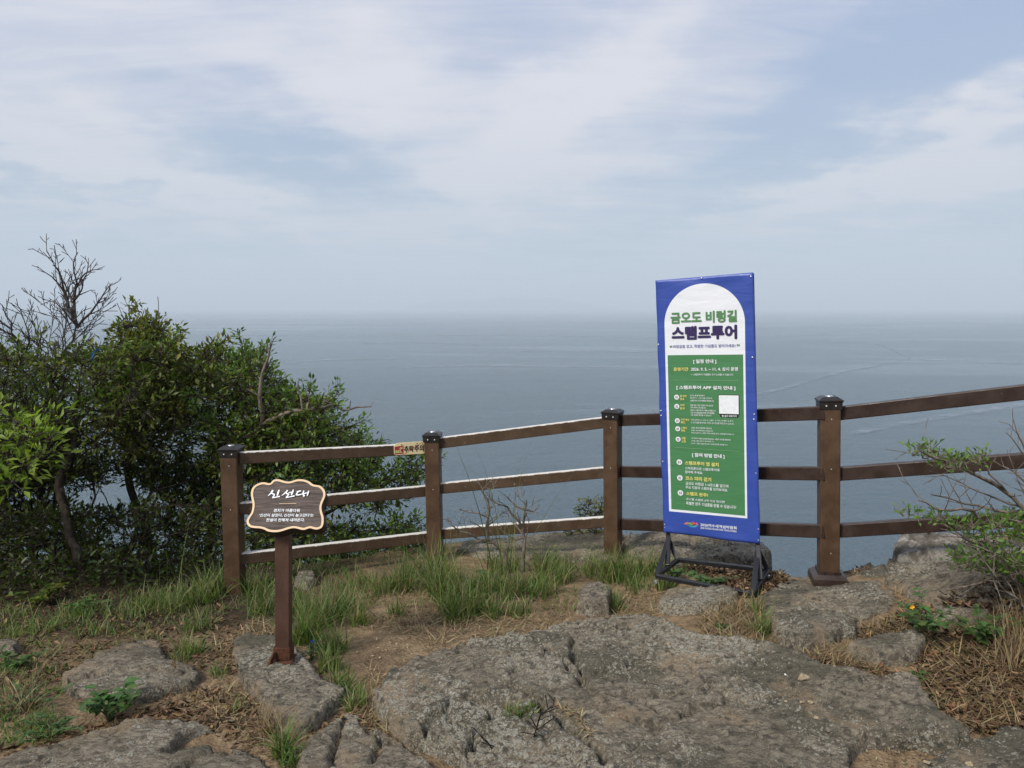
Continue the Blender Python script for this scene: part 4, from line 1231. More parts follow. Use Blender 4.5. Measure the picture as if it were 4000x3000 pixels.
for j_, (pl, w) in enumerate([([(788, 545), (752, 598), (698, 652)], (34, 30, 10)), ([(752, 585), (785, 612), (822, 622)], (20, 26, 16)), ([(905, 538), (885, 590), (868, 648)], (20, 36, 24)),
              ([(822, 628), (800, 660), (786, 684), (850, 674), (918, 660)], (24, 22, 24, 20, 26)),
              ([(1062, 548), (1022, 592), (952, 648)], (30, 28, 10)), ([(1020, 585), (1052, 612), (1090, 622)], (18, 26, 16)), ([(1078, 596), (1115, 588), (1150, 586)], (16, 22, 20)),
              ([(1168, 536), (1152, 585), (1130, 640)], (18, 34, 22)), ([(1085, 626), (1055, 660), (1038, 682), (1110, 670), (1190, 652)], (22, 20, 22, 18, 28)),
              ([(1228, 582), (1270, 568), (1312, 562)], (20, 26, 18)), ([(1262, 575), (1232, 612), (1228, 634), (1290, 632), (1342, 612)], (20, 22, 24, 24, 12)),
              ([(1362, 555), (1350, 610), (1368, 665)], (22, 26, 34)), ([(1352, 612), (1390, 606), (1425, 598)], (18, 22, 16)), ([(1452, 560), (1442, 600), (1425, 652)], (20, 28, 18))]):
    stroke(mb, pl, w, 0.0008 + 0.00022 * j_)
mb.build('brush_lettering', INK_W, board)
mb = MB()
put_quad(mb, SP, cs(903, 790), cs(1220, 789), 0.0022, -0.001)
mb.build('divider_line', BEIGE, board)
mb = MB()
for t_, a, b in (('경치가 아름다워', (805, 888), (1275, 950)), ('‘신선이 살았다, 신선이 놀고갔다’는', (535, 976), (1537, 1037)), ('전설이 전해져 내려온다.', (668, 1063), (1372, 1124))):
    put_text(mb, SP, t_, cs(*a), cs(*b), -0.001, 0.02)
mb.build('body_lettering', INK_W, board)
pb_ = hit([1108], [2562], 0.065)[0]
pb_[2] = max(pb_[2], float(surf_z(pb_[0], pb_[1] - 0.03)) + 0.015)
pt_ = at(1108, 2080, pb_[1] + 0.01)
v, f = bar_geo(pb_ - [0, 0, 0.02], pt_, 0.066, 0.05, side=[1, 0, 0], bevel=0.004)
spost = mk('sign_post', v, f, RED_BROWN, sign)
# rusty foot bracket
mb = MB()
v, f = box_geo(pb_ + [0, 0.004, 0.022], np.array([1.0, 0, 0]), np.array([0, 1.0, 0]), np.array([0, 0, 1.0]), 0.078, 0.066, 0.06, 0.003); mb.add(v, f)
v, f = box_geo(pb_ + [0, -0.01, -0.012], np.array([1.0, 0, 0]), np.array([0, 1.0, 0]), np.array([0, 0, 1.0]), 0.10, 0.10, 0.006, 0.001); mb.add(v, f)
v, f = bar_geo(pb_ + [-0.03, -0.028, 0.03], pb_ + [-0.042, -0.085, -0.012], 0.01, 0.03); mb.add(v, f)
mb.build('foot_bracket', RUST, sign)


# ------------------------------------------------------------------ caution plate on the fence
cw = lambda x, y: (1450 + x / 6.32, 1650 + y / 6.32)
p, q, d, hor = rail_geo[(1, 0)]
fn = hor if hor[1] < 0 else -hor
CP = Plane((p + q) / 2 + fn * 0.027, d, [0, 0, 1.0])
plate = empty('warning_plate', CP.at(CP.uv(*cw(940, 780))))
tag(plate, 'beige caution plate with red falling-person pictogram and black Korean letters screwed to the rail', 'warning sign')
pl = [(562, 590), (628, 512), (1318, 462), (1318, 768), (590, 808), (565, 770)]
uvp = CP.uv([cw(*a)[0] for a in pl], [cw(*a)[1] for a in pl])
n_ = len(pl)
mk('panel', np.concatenate([CP.at(uvp, 0.004), CP.at(uvp, -0.003)]), [list(range(n_))] + [[i, (i + 1) % n_, n_ + (i + 1) % n_, n_ + i] for i in range(n_)] + [list(range(n_, 2 * n_))],
   mat_plain('beige_plate', (0.84, 0.68, 0.38), 0.5, 0, 0.4, 0.08), plate)
def flat(name, mat, polys, lift):
    mb = MB()
    for k, pg in enumerate(polys): put_poly(mb, CP, [cw(*a) for a in pg], lift)
    return mb.build(name, mat, plate)
RED = ink('red_ink', (0.42, 0.025, 0.045))
pic = flat('pictogram', RED, [[(575, 600), (792, 570), (795, 772), (582, 790)]], 0.0046)
flat('cliff_symbol', ink('lime_ink', (0.50, 0.52, 0.16)), [[(590, 690), (692, 680), (700, 752), (592, 762)]], 0.0052)
mb = MB()
def cstroke(pts_, w, lift):
    P = np.array([CP.uv(*cw(*a)) for a in pts_]); 
    for a, b in zip(P[:-1], P[1:]):
        dd = unit(b - a); nn_ = np.array([-dd[1], dd[0]]) * w / 2
        mb.add(CP.at(np.array([a - nn_, b - nn_, b + nn_, a + nn_]), lift), [[0, 1, 2, 3]])
cstroke([(680, 645), (712, 628), (745, 640), (775, 605)], 0.004, 0.0052)
cstroke([(712, 605), (738, 628), (776, 640)], 0.004, 0.0053)
cstroke([(740, 640), (712, 665), (708, 690)], 0.006, 0.0054)
cstroke([(706, 688), (728, 712), (705, 735), (735, 750)], 0.005, 0.0055)
cstroke([(735, 712), (745, 740), (770, 750)], 0.004, 0.0056)
mb.build('falling_figure', ink('cream_ink', (0.66, 0.60, 0.34)), plate)
mb = MB()
put_text(mb, CP, '추락', cw(806, 578), cw(1045, 728), 0.0046, 0.035)
put_text(mb, CP, '주의', cw(1065, 556), cw(1292, 712), 0.0046, 0.035)
mb.build('caution_lettering', INK_K, plate)
mb = MB()
cstroke([(768, 800), (935, 690), (1235, 487)], 0.0016, 0.0056)
cstroke([(798, 796), (960, 690), (1268, 487)], 0.0016, 0.0058)
mb.build('red_stripe', RED, plate)
flat('flame_mark', ink('orange_ink', (0.50, 0.22, 0.03)), [[(1250, 548), (1252, 525), (1266, 506), (1280, 530), (1276, 550)]], 0.0047)
for a in ((746, 549), (1128, 524)):
    v, f = disc_geo(CP.at(CP.uv(*cw(*a)), 0.0044), CP.n, 0.004, 0.002, 10)
    mk('screw', v, f, BLACK, plate)


# ------------------------------------------------------------------ vegetation
def leaf_geo(pos, axis, normal, length, width, fold=0.18, curl=0.12):
    """pointed folded leaves, one per row"""
    n = len(pos)
    y = axis / (np.linalg.norm(axis, axis=1)[:, None] + 1e-9)
    z = normal - y * np.sum(normal * y, 1)[:, None]
    z /= np.linalg.norm(z, axis=1)[:, None] + 1e-9
    x = np.cross(y, z)
    L, Wd = length[:, None], width[:, None]
    base = pos
    mid = pos + y * L * 0.5 - z * Wd * fold * 0.6
    tip = pos + y * L - z * L * curl
    le = pos + y * L * 0.45 - x * Wd * 0.5 + z * Wd * fold
    ri = pos + y * L * 0.45 + x * Wd * 0.5 + z * Wd * fold
    V = np.stack([base, ri, tip, le, mid], 1).reshape(-1, 3)
    k = np.arange(n)[:, None] * 5
    Fq = np.concatenate([k + np.array([[0, 1, 2, 4]]), k + np.array([[0, 4, 2, 3]])])
    return V, Fq
def tint(base, n, var=0.25, palette=None):
    if palette is not None:
        P = np.array(palette); c = P[RNG.integers(0, len(P), n)]
    else:
        c = np.tile(np.array(base, float), (n, 1))
    c = c * (1 + RNG.normal(0, var, (n, 1))) * (1 + RNG.normal(0, 0.08, (n, 3)))
    return np.clip(c, 0.004, 0.9)
def tubes(A, B, ra, rb, sides=5):
    d = B - A
    L = np.linalg.norm(d, axis=1)[:, None] + 1e-9
    d = d / L
    ref = np.where(np.abs(d[:, 2:3]) > 0.9, np.array([[1.0, 0, 0]]), np.array([[0, 0, 1.0]]))
    x = np.cross(d, ref); x /= np.linalg.norm(x, axis=1)[:, None] + 1e-9
    y = np.cross(d, x)
    t = np.linspace(0, 2 * math.pi, sides, endpoint=False)
    ringv = np.cos(t)[None, :, None] * x[:, None, :] + np.sin(t)[None, :, None] * y[:, None, :]
    A2, B2 = A - d * ra[:, None] * 0.3, B + d * rb[:, None] * 0.3
    V = np.concatenate([A2[:, None, :] + ringv * ra[:, None, None], B2[:, None, :] + ringv * rb[:, None, None]], 1)
    n = len(A)
    k = np.arange(n)[:, None, None] * (2 * sides)
    i = np.arange(sides); j = (i + 1) % sides
    q = np.stack([i, j, sides + j, sides + i], -1)[None] + k
    return V.reshape(-1, 3), q.reshape(-1, 4)
def join(parts):
    V, Q, k = [], [], 0
    for v, q in parts:
        V.append(v); Q.append(q + k); k += len(v)
    return np.concatenate(V), np.concatenate(Q)
def in_poly(pl, x, y):
    P = np.array(pl, float); ins = np.zeros(len(x), bool)
    for i in range(len(P)):
        a, b = P[i], P[(i + 1) % len(P)]
        if a[1] == b[1]: continue
        c = (a[1] > y) != (b[1] > y)
        ins ^= c & (x < (b[0] - a[0]) * (y - a[1]) / (b[1] - a[1]) + a[0])
    return ins
def sample_poly(pl, n):
    P = np.array(pl, float); lo, hi = P.min(0), P.max(0)
    out = np.empty((0, 2))
    while len(out) < n:
        q = RNG.uniform(lo, hi, (n * 3, 2))
        out = np.concatenate([out, q[in_poly(pl, q[:, 0], q[:, 1])]])
    return out[:n]
def smooth_line(P, step=0.07, jit=0.01):
    P = catmull(P, 8)
    out = [P[0]]
    for a in P[1:]:
        if np.linalg.norm(a - out[-1]) > step: out.append(a)
    out.append(P[-1])
    out = np.array(out)
    out[1:-1] += RNG.normal(0, jit, (len(out) - 2, 3))
    return out
def grow(roots, attract, bias=0.35, jit=0.018, seg=0.11):
    """branch skeleton: each attractor is linked to the nearest limb, roots first"""
    nodes, par, plen, fixed = [], [], [], []
    for r in roots:
        k0 = len(nodes)
        if k0:                                   # later limbs spring from the nearest earlier node
            dd = np.linalg.norm(np.array(nodes) - r[0], axis=1); pr = int(dd.argmin())
        else: pr = -1
        for i, p in enumerate(r):
            nodes.append(p); par.append(pr if i == 0 else len(nodes) - 2)
            pl_ = 0 if par[-1] < 0 else plen[par[-1]] + np.linalg.norm(p - nodes[par[-1]])
            plen.append(pl_); fixed.append(True)
    N = len(attract)
    nd, pl0 = np.array(nodes), np.array(plen)
    D = np.linalg.norm(attract[:, None] - nd[None], axis=2)
    cost = (D + bias * pl0[None]); bi = cost.argmin(1); bc = cost.min(1)
    done = np.zeros(N, bool); node_of = np.zeros(N, int)
    for _ in range(N):
        j = int(np.where(done, 1e9, bc).argmin()); done[j] = True
        pr, b = int(bi[j]), attract[j]
        a = np.array(nodes[pr]); L = np.linalg.norm(b - a)
        k = max(1, int(L / seg))
        for s in range(1, k + 1):
            p = a + (b - a) * s / k
            if s < k:
                p = p + RNG.normal(0, jit, 3) + np.array([0, 0, 0.03 * math.sin(math.pi * s / k)]) * min(1, L)
            nodes.append(p); par.append(pr); plen.append(plen[pr] + np.linalg.norm(p - nodes[pr])); fixed.append(False)
            pr = len(nodes) - 1
            c = np.linalg.norm(attract - p, axis=1) + bias * plen[pr]
            bet = c < bc
            bc[bet] = c[bet]; bi[bet] = pr
        node_of[j] = pr
    return np.array(nodes), np.array(par), node_of
def radii(par, r_tip, r_max, p=0.46):
    n = len(par); cnt = np.zeros(n)
    child = np.zeros(n)
    for i in range(n):
        if par[i] >= 0: child[par[i]] += 1
    cnt[child == 0] = 1
    order = np.argsort(-np.array([0] * n))
    dep = np.zeros(n, int)
    for i in range(n):
        dep[i] = 0 if par[i] < 0 else dep[par[i]] + 1
    for i in np.argsort(-dep, kind='stable'):
        if par[i] >= 0: cnt[par[i]] += cnt[i]
    return np.minimum(r_tip * np.maximum(cnt, 1) ** p, r_max)
def skeleton_mesh(nodes, par, r):
    m = par >= 0
    A, B = nodes[par[m]], nodes[m]
    rb = r[m]; ra = np.minimum(r[par[m]], rb * 1.25)
    thick = rb > 0.008
    parts = []
    if thick.any(): parts.append(tubes(A[thick], B[thick], ra[thick], rb[thick], 8))
    if (~thick).any(): parts.append(tubes(A[~thick], B[~thick], ra[~thick], rb[~thick], 4))
    return parts
def leaf_clusters(cent, out_dir, k, spread, length, width, palette, var=0.25, up=0.75, droop=0.0):
    """k leaves round each cluster centre, plus the twigs that carry them"""
    n = len(cent)
    c = np.repeat(cent, k, 0); o = np.repeat(out_dir, k, 0)
    off = RNG.normal(0, 1, (n * k, 3)); off /= np.linalg.norm(off, axis=1)[:, None]
    rad = spread * RNG.uniform(0.25, 1.0, (n * k, 1))
    pos = c + off * rad * np.array([1, 1, 0.75]) + o * spread * 0.35
    ax = off * 0.8 + o * 0.5 + RNG.normal(0, 0.35, (n * k, 3)) + np.array([0, 0, 0.15 - droop])
    nm = np.array([0, 0, up]) + RNG.normal(0, 0.42, (n * k, 3)) + off * 0.25
    ln = length * RNG.uniform(0.4, 1.3, n * k); wd = ln * (width / length) * RNG.uniform(0.8, 1.2, n * k)
    V, Q = leaf_geo(pos, ax, nm, ln, wd)
    P = np.array(palette)
    cl = np.repeat(P[RNG.integers(0, len(P), n)], k, 0)
    lf = P[RNG.integers(0, len(P), n * k)]
    col = (cl * 0.6 + lf * 0.4) * (1 + RNG.normal(0, var, (n * k, 1)))
    col = np.repeat(np.clip(col, 0.004, 0.8), 5, 0)
    tw = np.arange(0, n * k, 2)
    parts = [tubes(c[tw], pos[tw], np.full(len(tw), 0.003), np.full(len(tw), 0.0018), 3)]
    return V, Q, col, parts
def sprig_nodes(nodes, par, nod, n, ln, upw=0.6):
    """shoots that stand out beyond the crown"""
    c = nodes[nod].mean(0)
    out = nodes[nod] - c
    score = out[:, 2] * upw + np.linalg.norm(out[:, :2], axis=1) * (1 - upw) + RNG.normal(0, 0.25, len(nod))
    pick = nod[np.argsort(-score)[:n]]
    nn_, pp, tips = list(nodes), list(par), []
    for j in pick:
        d = unit(unit(nodes[j] - c) + np.array([0, 0, 0.55]) + RNG.normal(0, 0.45, 3))
        L = ln * RNG.uniform(0.4, 1.2); pr = int(j); p = nodes[j]
        for k in range(4):
            d = unit(d + RNG.normal(0, 0.12, 3) + np.array([0, 0, 0.05]))
            p = p + d * L / 4; nn_.append(p); pp.append(pr); pr = len(nn_) - 1
            if k >= 1: tips.append(pr)
    return np.array(nn_), np.array(pp), np.array(tips)
def ramify(paths, r0, levels=3, spacing=0.075, ratio=0.52, angle=42, up=0.18, r_min=0.0022, jit=0.10, start=0.2):
    """limbs given as point lists, each bearing ever finer side twigs"""
    A, B, ra, rb = [], [], [], []
    def run(P, r_a, lev):
        L = sum(np.linalg.norm(b - a) for a, b in zip(P[:-1], P[1:]))
        acc, nxt, n = 0.0, L * start + RNG.uniform(0, spacing), len(P)
        side = RNG.uniform(0, 6.28)
        for i in range(n - 1):
            t0, t1 = i / (n - 1), (i + 1) / (n - 1)
            w0, w1 = max(r_min, r_a * (1 - 0.8 * t0)), max(r_min, r_a * (1 - 0.8 * t1))
            A.append(P[i]); B.append(P[i + 1]); ra.append(w0); rb.append(w1)
            sl_ = np.linalg.norm(P[i + 1] - P[i]); acc += sl_
            if lev <= 0: continue
            while nxt < acc:
                f_ = 1 - (acc - nxt) / max(sl_, 1e-6)
                p = P[i] + (P[i + 1] - P[i]) * f_; t = nxt / L
                d = unit(P[i + 1] - P[i])
                x = unit(np.cross(d, unit(RNG.normal(0, 1, 3)))); y = np.cross(d, x)
                side += 2.4 + RNG.normal(0, 0.5)
                a_ = R(angle * RNG.uniform(0.7, 1.3))
                q = d * math.cos(a_) + (x * math.cos(side) + y * math.sin(side)) * math.sin(a_)
                q = unit(q + np.array([0, 0, up]))
                ln = min(L * ratio * (1.05 - 0.6 * t) * RNG.uniform(0.5, 1.2), 0.55)
                if ln > 0.03:
                    k = max(2, int(ln / 0.05)); Q = [p]
                    for _ in range(k):
                        q = unit(q + RNG.normal(0, jit, 3) + np.array([0, 0, up * 0.25])); Q.append(Q[-1] + q * ln / k)
                    run(Q, max(r_min, min(r_a * (1 - 0.8 * t) * 0.62, 0.010)), lev - 1)
                nxt += spacing * RNG.uniform(0.6, 1.5) * (1.0 if lev >= 3 else 0.8)
    for P, r in zip(paths, r0): run(list(P), r, levels)
    A, B, ra, rb = map(np.array, (A, B, ra, rb))
    th_ = rb > 0.007
    parts = []
    if th_.any(): parts.append(tubes(A[th_], B[th_], ra[th_], rb[th_], 8))
    if (~th_).any(): parts.append(tubes(A[~th_], B[~th_], ra[~th_], rb[~th_], 4))
    return parts, B
def bare_plant(name, cat, label, limbs, r0, bark, wood='trunk', group=None, **kw):
    P = [smooth_line(px_path(l), 0.06, 0.006) for l in limbs]
    root = empty(name, P[0][0]); tag(root, label, cat, group)
    parts, tips = ramify(P, r0, **kw)
    V, Q = join(parts)
    mk(wood, V, Q, bark, root, smooth=True)
    return root, tips
def px_path(P):
    return np.array([at(a, b, Y) for a, b, Y in P])
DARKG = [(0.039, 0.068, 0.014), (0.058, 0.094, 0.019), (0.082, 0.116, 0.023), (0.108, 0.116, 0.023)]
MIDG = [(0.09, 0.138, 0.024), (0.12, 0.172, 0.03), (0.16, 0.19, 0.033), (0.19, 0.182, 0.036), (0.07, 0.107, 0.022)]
FRESH = [(0.108, 0.191, 0.036), (0.141, 0.234, 0.043), (0.083, 0.149, 0.031)]
LIME = [(0.214, 0.305, 0.039), (0.276, 0.352, 0.05), (0.152, 0.235, 0.033)]
OLIVE = [(0.154, 0.165, 0.034), (0.211, 0.186, 0.036), (0.106, 0.129, 0.026)]
def tree(name, cat, label, roots, regions, k, spread, length, width, palette, r_tip=0.0028, r_max=0.06, bark=None, group=None, bias=0.3, wood='trunk', leafy=1.0, var=0.25, jit=0.02, pw=0.44, sprigs=0, sprig_len=0.3, dead=0, tip_pal=None):
    rts = [smooth_line(px_path(r)) for r in roots]
    att = []
    for pl, d0, d1, n in regions:
        s = sample_poly(pl, n)
        att.append(at(s[:, 0], s[:, 1], RNG.uniform(d0, d1, n)))
    att = np.concatenate(att)
    nodes, par, nod = grow(rts, att, bias, jit)
    tips = np.array([], int)
    if sprigs: nodes, par, tips = sprig_nodes(nodes, par, nod, sprigs, sprig_len)
    if dead: nodes, par, _ = sprig_nodes(nodes, par, nod, dead, sprig_len * 1.1, 0.8)
    r = radii(par, r_tip, r_max, pw)
    root = empty(name, rts[0][0])
    tag(root, label, cat, group)
    parts = skeleton_mesh(nodes, par, r)
    if k:
        lc = nod if leafy >= 1 else nod[RNG.random(len(nod)) < leafy]
        cen = nodes[lc]; od = cen - nodes[par[lc]]
        od = od / (np.linalg.norm(od, axis=1)[:, None] + 1e-9)
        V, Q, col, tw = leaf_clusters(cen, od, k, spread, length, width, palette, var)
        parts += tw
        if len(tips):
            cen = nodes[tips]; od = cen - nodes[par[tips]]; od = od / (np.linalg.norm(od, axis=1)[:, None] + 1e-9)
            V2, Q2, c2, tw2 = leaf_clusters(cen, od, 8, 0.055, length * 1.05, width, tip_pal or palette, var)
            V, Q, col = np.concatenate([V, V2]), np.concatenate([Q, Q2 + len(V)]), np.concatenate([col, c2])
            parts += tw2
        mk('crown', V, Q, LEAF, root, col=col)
    V, Q = join(parts)
    mk(wood, V, Q, bark or BARK, root, smooth=True)
    return root
GT = 'trees of the thicket left of the fence'

tree('evergreen_tree', 'tree', 'dark evergreen tree at the left of the thicket with a leaning bare lower trunk',
     [[(330, 2290, 5.1), (300, 2160, 5.15), (262, 2050, 5.2), (243, 1900, 5.3), (270, 1780, 5.4), (300, 1690, 5.5)]],
     [([(-350, 1430), (0, 1370), (60, 1350), (120, 1410), (350, 1380), (520, 1400), (600, 1500), (560, 1700), (450, 1770), (250, 1740), (-350, 1800)], 5.0, 6.7, 640)],
     19, 0.11, 0.05, 0.021, DARKG + MIDG, r_max=0.05, group=GT, sprigs=45, sprig_len=0.22, dead=14, tip_pal=MIDG + FRESH[:1])
tree('evergreen_tree', 'tree', 'taller evergreen of the thicket with olive sprigs standing above the sea horizon',
     [[(640, 2300, 6.0), (560, 2050, 5.95), (500, 1850, 5.9), (540, 1690, 5.9), (580, 1600, 5.9)], [(500, 1850, 5.9), (640, 1720, 6.0), (760, 1580, 6.1)]],
     [([(400, 1380), (450, 1340), (540, 1330), (640, 1330), (720, 1390), (820, 1370), (870, 1390), (840, 1450), (760, 1600), (720, 1800), (480, 1800), (420, 1600), (380, 1420)], 5.4, 6.8, 520),
      ([(480, 1270), (560, 1240), (640, 1270), (630, 1330), (470, 1330)], 5.8, 6.1, 34)],
     18, 0.11, 0.052, 0.024, MIDG + OLIVE + DARKG[2:], r_max=0.05, group=GT, sprigs=46, sprig_len=0.20, dead=22, tip_pal=OLIVE + FRESH[:2])
snag_tree = tree('evergreen_tree', 'tree', 'evergreen nearest the fence with a dead grey branch jutting right over the sea',
     [[(800, 2300, 5.7), (820, 2100, 5.7), (830, 1960, 5.75), (900, 1820, 5.8), (990, 1720, 5.8), (1030, 1650, 5.8)]],
     [([(880, 1460), (960, 1385), (1010, 1380), (1080, 1490), (1180, 1570), (1160, 1640), (1000, 1800), (850, 1800), (760, 1650), (800, 1500)], 5.4, 6.8, 380),
      ([(1050, 1640), (1170, 1550), (1275, 1570), (1270, 1630), (1400, 1710), (1480, 1800), (1430, 1860), (1250, 1840), (1000, 1880), (800, 1840), (900, 1740)], 5.3, 6.5, 420)],
     18, 0.105, 0.05, 0.023, MIDG + FRESH[:2] + OLIVE[:1], r_max=0.055, group=GT, sprigs=70, sprig_len=0.22, dead=16, tip_pal=FRESH)
SN = [smooth_line(px_path(l), 0.05, 0.004) for l in (
     [(985, 1700, 5.6), (1030, 1650, 5.45), (1016, 1560, 5.42), (1022, 1470, 5.4), (1045, 1400, 5.4), (1060, 1345, 5.4)],
     [(1030, 1655, 5.45), (1110, 1612, 5.4), (1190, 1600, 5.38), (1262, 1590, 5.36), (1300, 1580, 5.35), (1345, 1598, 5.34), (1400, 1588, 5.33), (1452, 1589, 5.32)],
     [(1262, 1590, 5.36), (1272, 1562, 5.36), (1310, 1580, 5.36), (1360, 1560, 5.36)], [(1182, 1600, 5.38), (1174, 1540, 5.38), (1162, 1500, 5.38), (1178, 1480, 5.38)])]
parts_, _ = ramify(SN, [0.024, 0.019, 0.006, 0.010], levels=1, spacing=0.16, ratio=0.16, angle=60, up=0.05, r_min=0.0035, start=0.4)
V, Q = join(parts_)
mk('dead_branch', V, Q, BARK_PALE, snag_tree, smooth=True)
tree('evergreen_shrub', 'shrub', 'loose fresh-green shrub showing between the rails behind the name sign',
     [[(1010, 2320, 5.7), (1080, 2180, 5.7), (1180, 2080, 5.75), (1300, 1990, 5.8)], [(1180, 2080, 5.75), (1330, 1900, 5.8), (1480, 1850, 5.8)], [(1300, 1990, 5.8), (1450, 1920, 5.7), (1600, 1850, 5.6)]],
     [([(950, 1890), (1300, 1850), (1420, 1870), (1400, 1960), (1250, 2000), (1000, 2120)], 5.3, 6.6, 200),
      ([(1420, 1850), (1640, 1800), (1650, 1850), (1560, 1950), (1450, 2000), (1400, 1960)], 5.35, 5.9, 75),
      ([(1250, 2040), (1450, 2060), (1640, 2030), (1660, 2150), (1500, 2190), (1200, 2250), (960, 2240), (960, 2100)], 5.3, 6.2, 330)],
     13, 0.11, 0.047, 0.024, FRESH + MIDG, r_max=0.03, group='shrubs beyond the fence', sprigs=40, sprig_len=0.25, tip_pal=FRESH)
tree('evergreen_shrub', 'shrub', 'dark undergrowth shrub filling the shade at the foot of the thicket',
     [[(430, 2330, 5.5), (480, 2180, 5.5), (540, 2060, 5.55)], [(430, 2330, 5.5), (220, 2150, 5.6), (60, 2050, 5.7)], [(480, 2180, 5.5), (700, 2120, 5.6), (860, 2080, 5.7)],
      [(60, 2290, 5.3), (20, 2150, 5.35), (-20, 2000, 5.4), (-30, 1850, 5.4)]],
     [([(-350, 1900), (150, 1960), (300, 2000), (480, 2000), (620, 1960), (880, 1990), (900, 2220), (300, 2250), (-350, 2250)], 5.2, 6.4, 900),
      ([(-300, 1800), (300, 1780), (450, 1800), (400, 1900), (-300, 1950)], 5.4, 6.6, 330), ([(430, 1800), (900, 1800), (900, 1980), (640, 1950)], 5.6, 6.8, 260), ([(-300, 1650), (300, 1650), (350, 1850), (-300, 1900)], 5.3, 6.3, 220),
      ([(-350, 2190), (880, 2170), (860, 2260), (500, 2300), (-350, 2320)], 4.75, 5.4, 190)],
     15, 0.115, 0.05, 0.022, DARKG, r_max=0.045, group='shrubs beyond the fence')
tree('broadleaf_tree', 'tree', 'bright yellow-green broadleaf tree reaching in at the left edge of the photo',
     [[(-330, 2350, 4.4), (-260, 2050, 4.45), (-150, 1850, 4.5), (-60, 1750, 4.55)]],
     [([(-350, 1620), (10, 1610), (60, 1640), (130, 1670), (220, 1620), (200, 1700), (180, 1800), (90, 1880), (-350, 1960)], 4.15, 4.85, 120)],
     12, 0.12, 0.072, 0.026, LIME, r_max=0.03, group=GT, var=0.2)
# leafless tree
bare_plant('leafless_tree', 'tree', 'leafless grey tree with a fan of fine twigs against the sky',
     [[(120, 2300, 5.9), (170, 1800, 5.9), (178, 1600, 5.9), (200, 1490, 5.9), (235, 1410, 5.9), (280, 1330, 5.9), (300, 1275, 5.9)],
      [(300, 1275, 5.9), (285, 1180, 5.92), (305, 1110, 5.95), (285, 1040, 5.95), (305, 985, 5.98)],
      [(292, 1260, 5.9), (255, 1150, 5.85), (235, 1070, 5.82), (198, 1010, 5.8), (182, 970, 5.8)],
      [(300, 1280, 5.9), (345, 1225, 5.95), (390, 1170, 6.0), (440, 1105, 6.05)],
      [(303, 1120, 5.95), (330, 1070, 5.95), (400, 1050, 6.0)],
      [(250, 1140, 5.85), (200, 1080, 5.8), (145, 1040, 5.75)],
      [(285, 1180, 5.9), (320, 1130, 5.9), (345, 1050, 5.9), (335, 1000, 5.9)],
      [(296, 1270, 5.9), (240, 1200, 5.8), (165, 1170, 5.75)],
      [(195, 1500, 5.9), (150, 1440, 5.85), (100, 1370, 5.8), (50, 1290, 5.75), (5, 1190, 5.7)],
      [(100, 1370, 5.8), (110, 1300, 5.78), (75, 1200, 5.76)], [(150, 1440, 5.85), (150, 1340, 5.85), (180, 1260, 5.85)], [(50, 1290, 5.75), (-20, 1240, 5.7), (-70, 1180, 5.65)]],
     [0.030, 0.015, 0.012, 0.011, 0.008, 0.008, 0.009, 0.008, 0.015, 0.009, 0.008, 0.008], BARK_BARE, group=GT, levels=3, spacing=0.058, ratio=0.50, angle=40, up=0.14, r_min=0.0026, start=0.10)
# blue ribbon tied to a branch
m_rib = mat_plain('blue_ribbon', (0.015, 0.13, 0.42), 0.5)
rp = px_path([(402, 1362, 5.35), (372, 1368, 5.33), (360, 1392, 5.32), (362, 1415, 5.31), (355, 1440, 5.31)])
rp = catmull(rp, 5)
wv = np.interp(np.linspace(0, 1, len(rp)), [0, 0.3, 1], [0.016, 0.02, 0.008])[:, None]
sd_ = np.array([[0.75, 0.2, 0.62]])
vv = np.concatenate([rp + sd_ * wv, rp - sd_ * wv, rp + sd_ * wv + [0, 0.003, 0], rp - sd_ * wv + [0, 0.003, 0]]); kk = len(rp)
ff = [[i, i + 1, kk + i + 1, kk + i] for i in range(kk - 1)] + [[2 * kk + i, 3 * kk + i, 3 * kk + i + 1, 2 * kk + i + 1] for i in range(kk - 1)]
tag(mk('ribbon', vv, ff, m_rib), 'blue ribbon hanging from a branch beneath the leafless tree', 'ribbon')

bare_plant('dead_shrub', 'shrub', 'dead grey two-stemmed shrub with tangled bare twigs in front of the fence',
     [[(1985, 2275, 4.75), (1978, 2190, 4.75), (1965, 2150, 4.74), (1930, 2120, 4.72), (1900, 2090, 4.7), (1905, 2020, 4.68), (1912, 1960, 4.66), (1880, 1915, 4.64)],
      [(2045, 2265, 4.78), (2047, 2160, 4.76), (2042, 2060, 4.74), (2050, 1990, 4.72), (2055, 1955, 4.7)],
      [(2042, 2060, 4.74), (2000, 2010, 4.7), (1960, 1975, 4.68), (1890, 1945, 4.66)], [(1930, 2120, 4.72), (1870, 2100, 4.7), (1790, 2065, 4.66), (1760, 2030, 4.64)],
      [(2050, 1990, 4.72), (2000, 1970, 4.7), (1970, 1930, 4.68)], [(2050, 1990, 4.72), (2085, 2000, 4.75), (2110, 1970, 4.76)], [(1905, 2020, 4.68), (1850, 2000, 4.66), (1800, 1985, 4.64)], [(2042, 2100, 4.74), (2000, 2110, 4.7), (1960, 2060, 4.68)]],
     [0.017, 0.017, 0.010, 0.010, 0.008, 0.007, 0.007, 0.008], BARK_PALE, wood='stem', levels=2, spacing=0.045, ratio=0.55, angle=55, up=0.10, r_min=0.0018, jit=0.2, start=0.45)
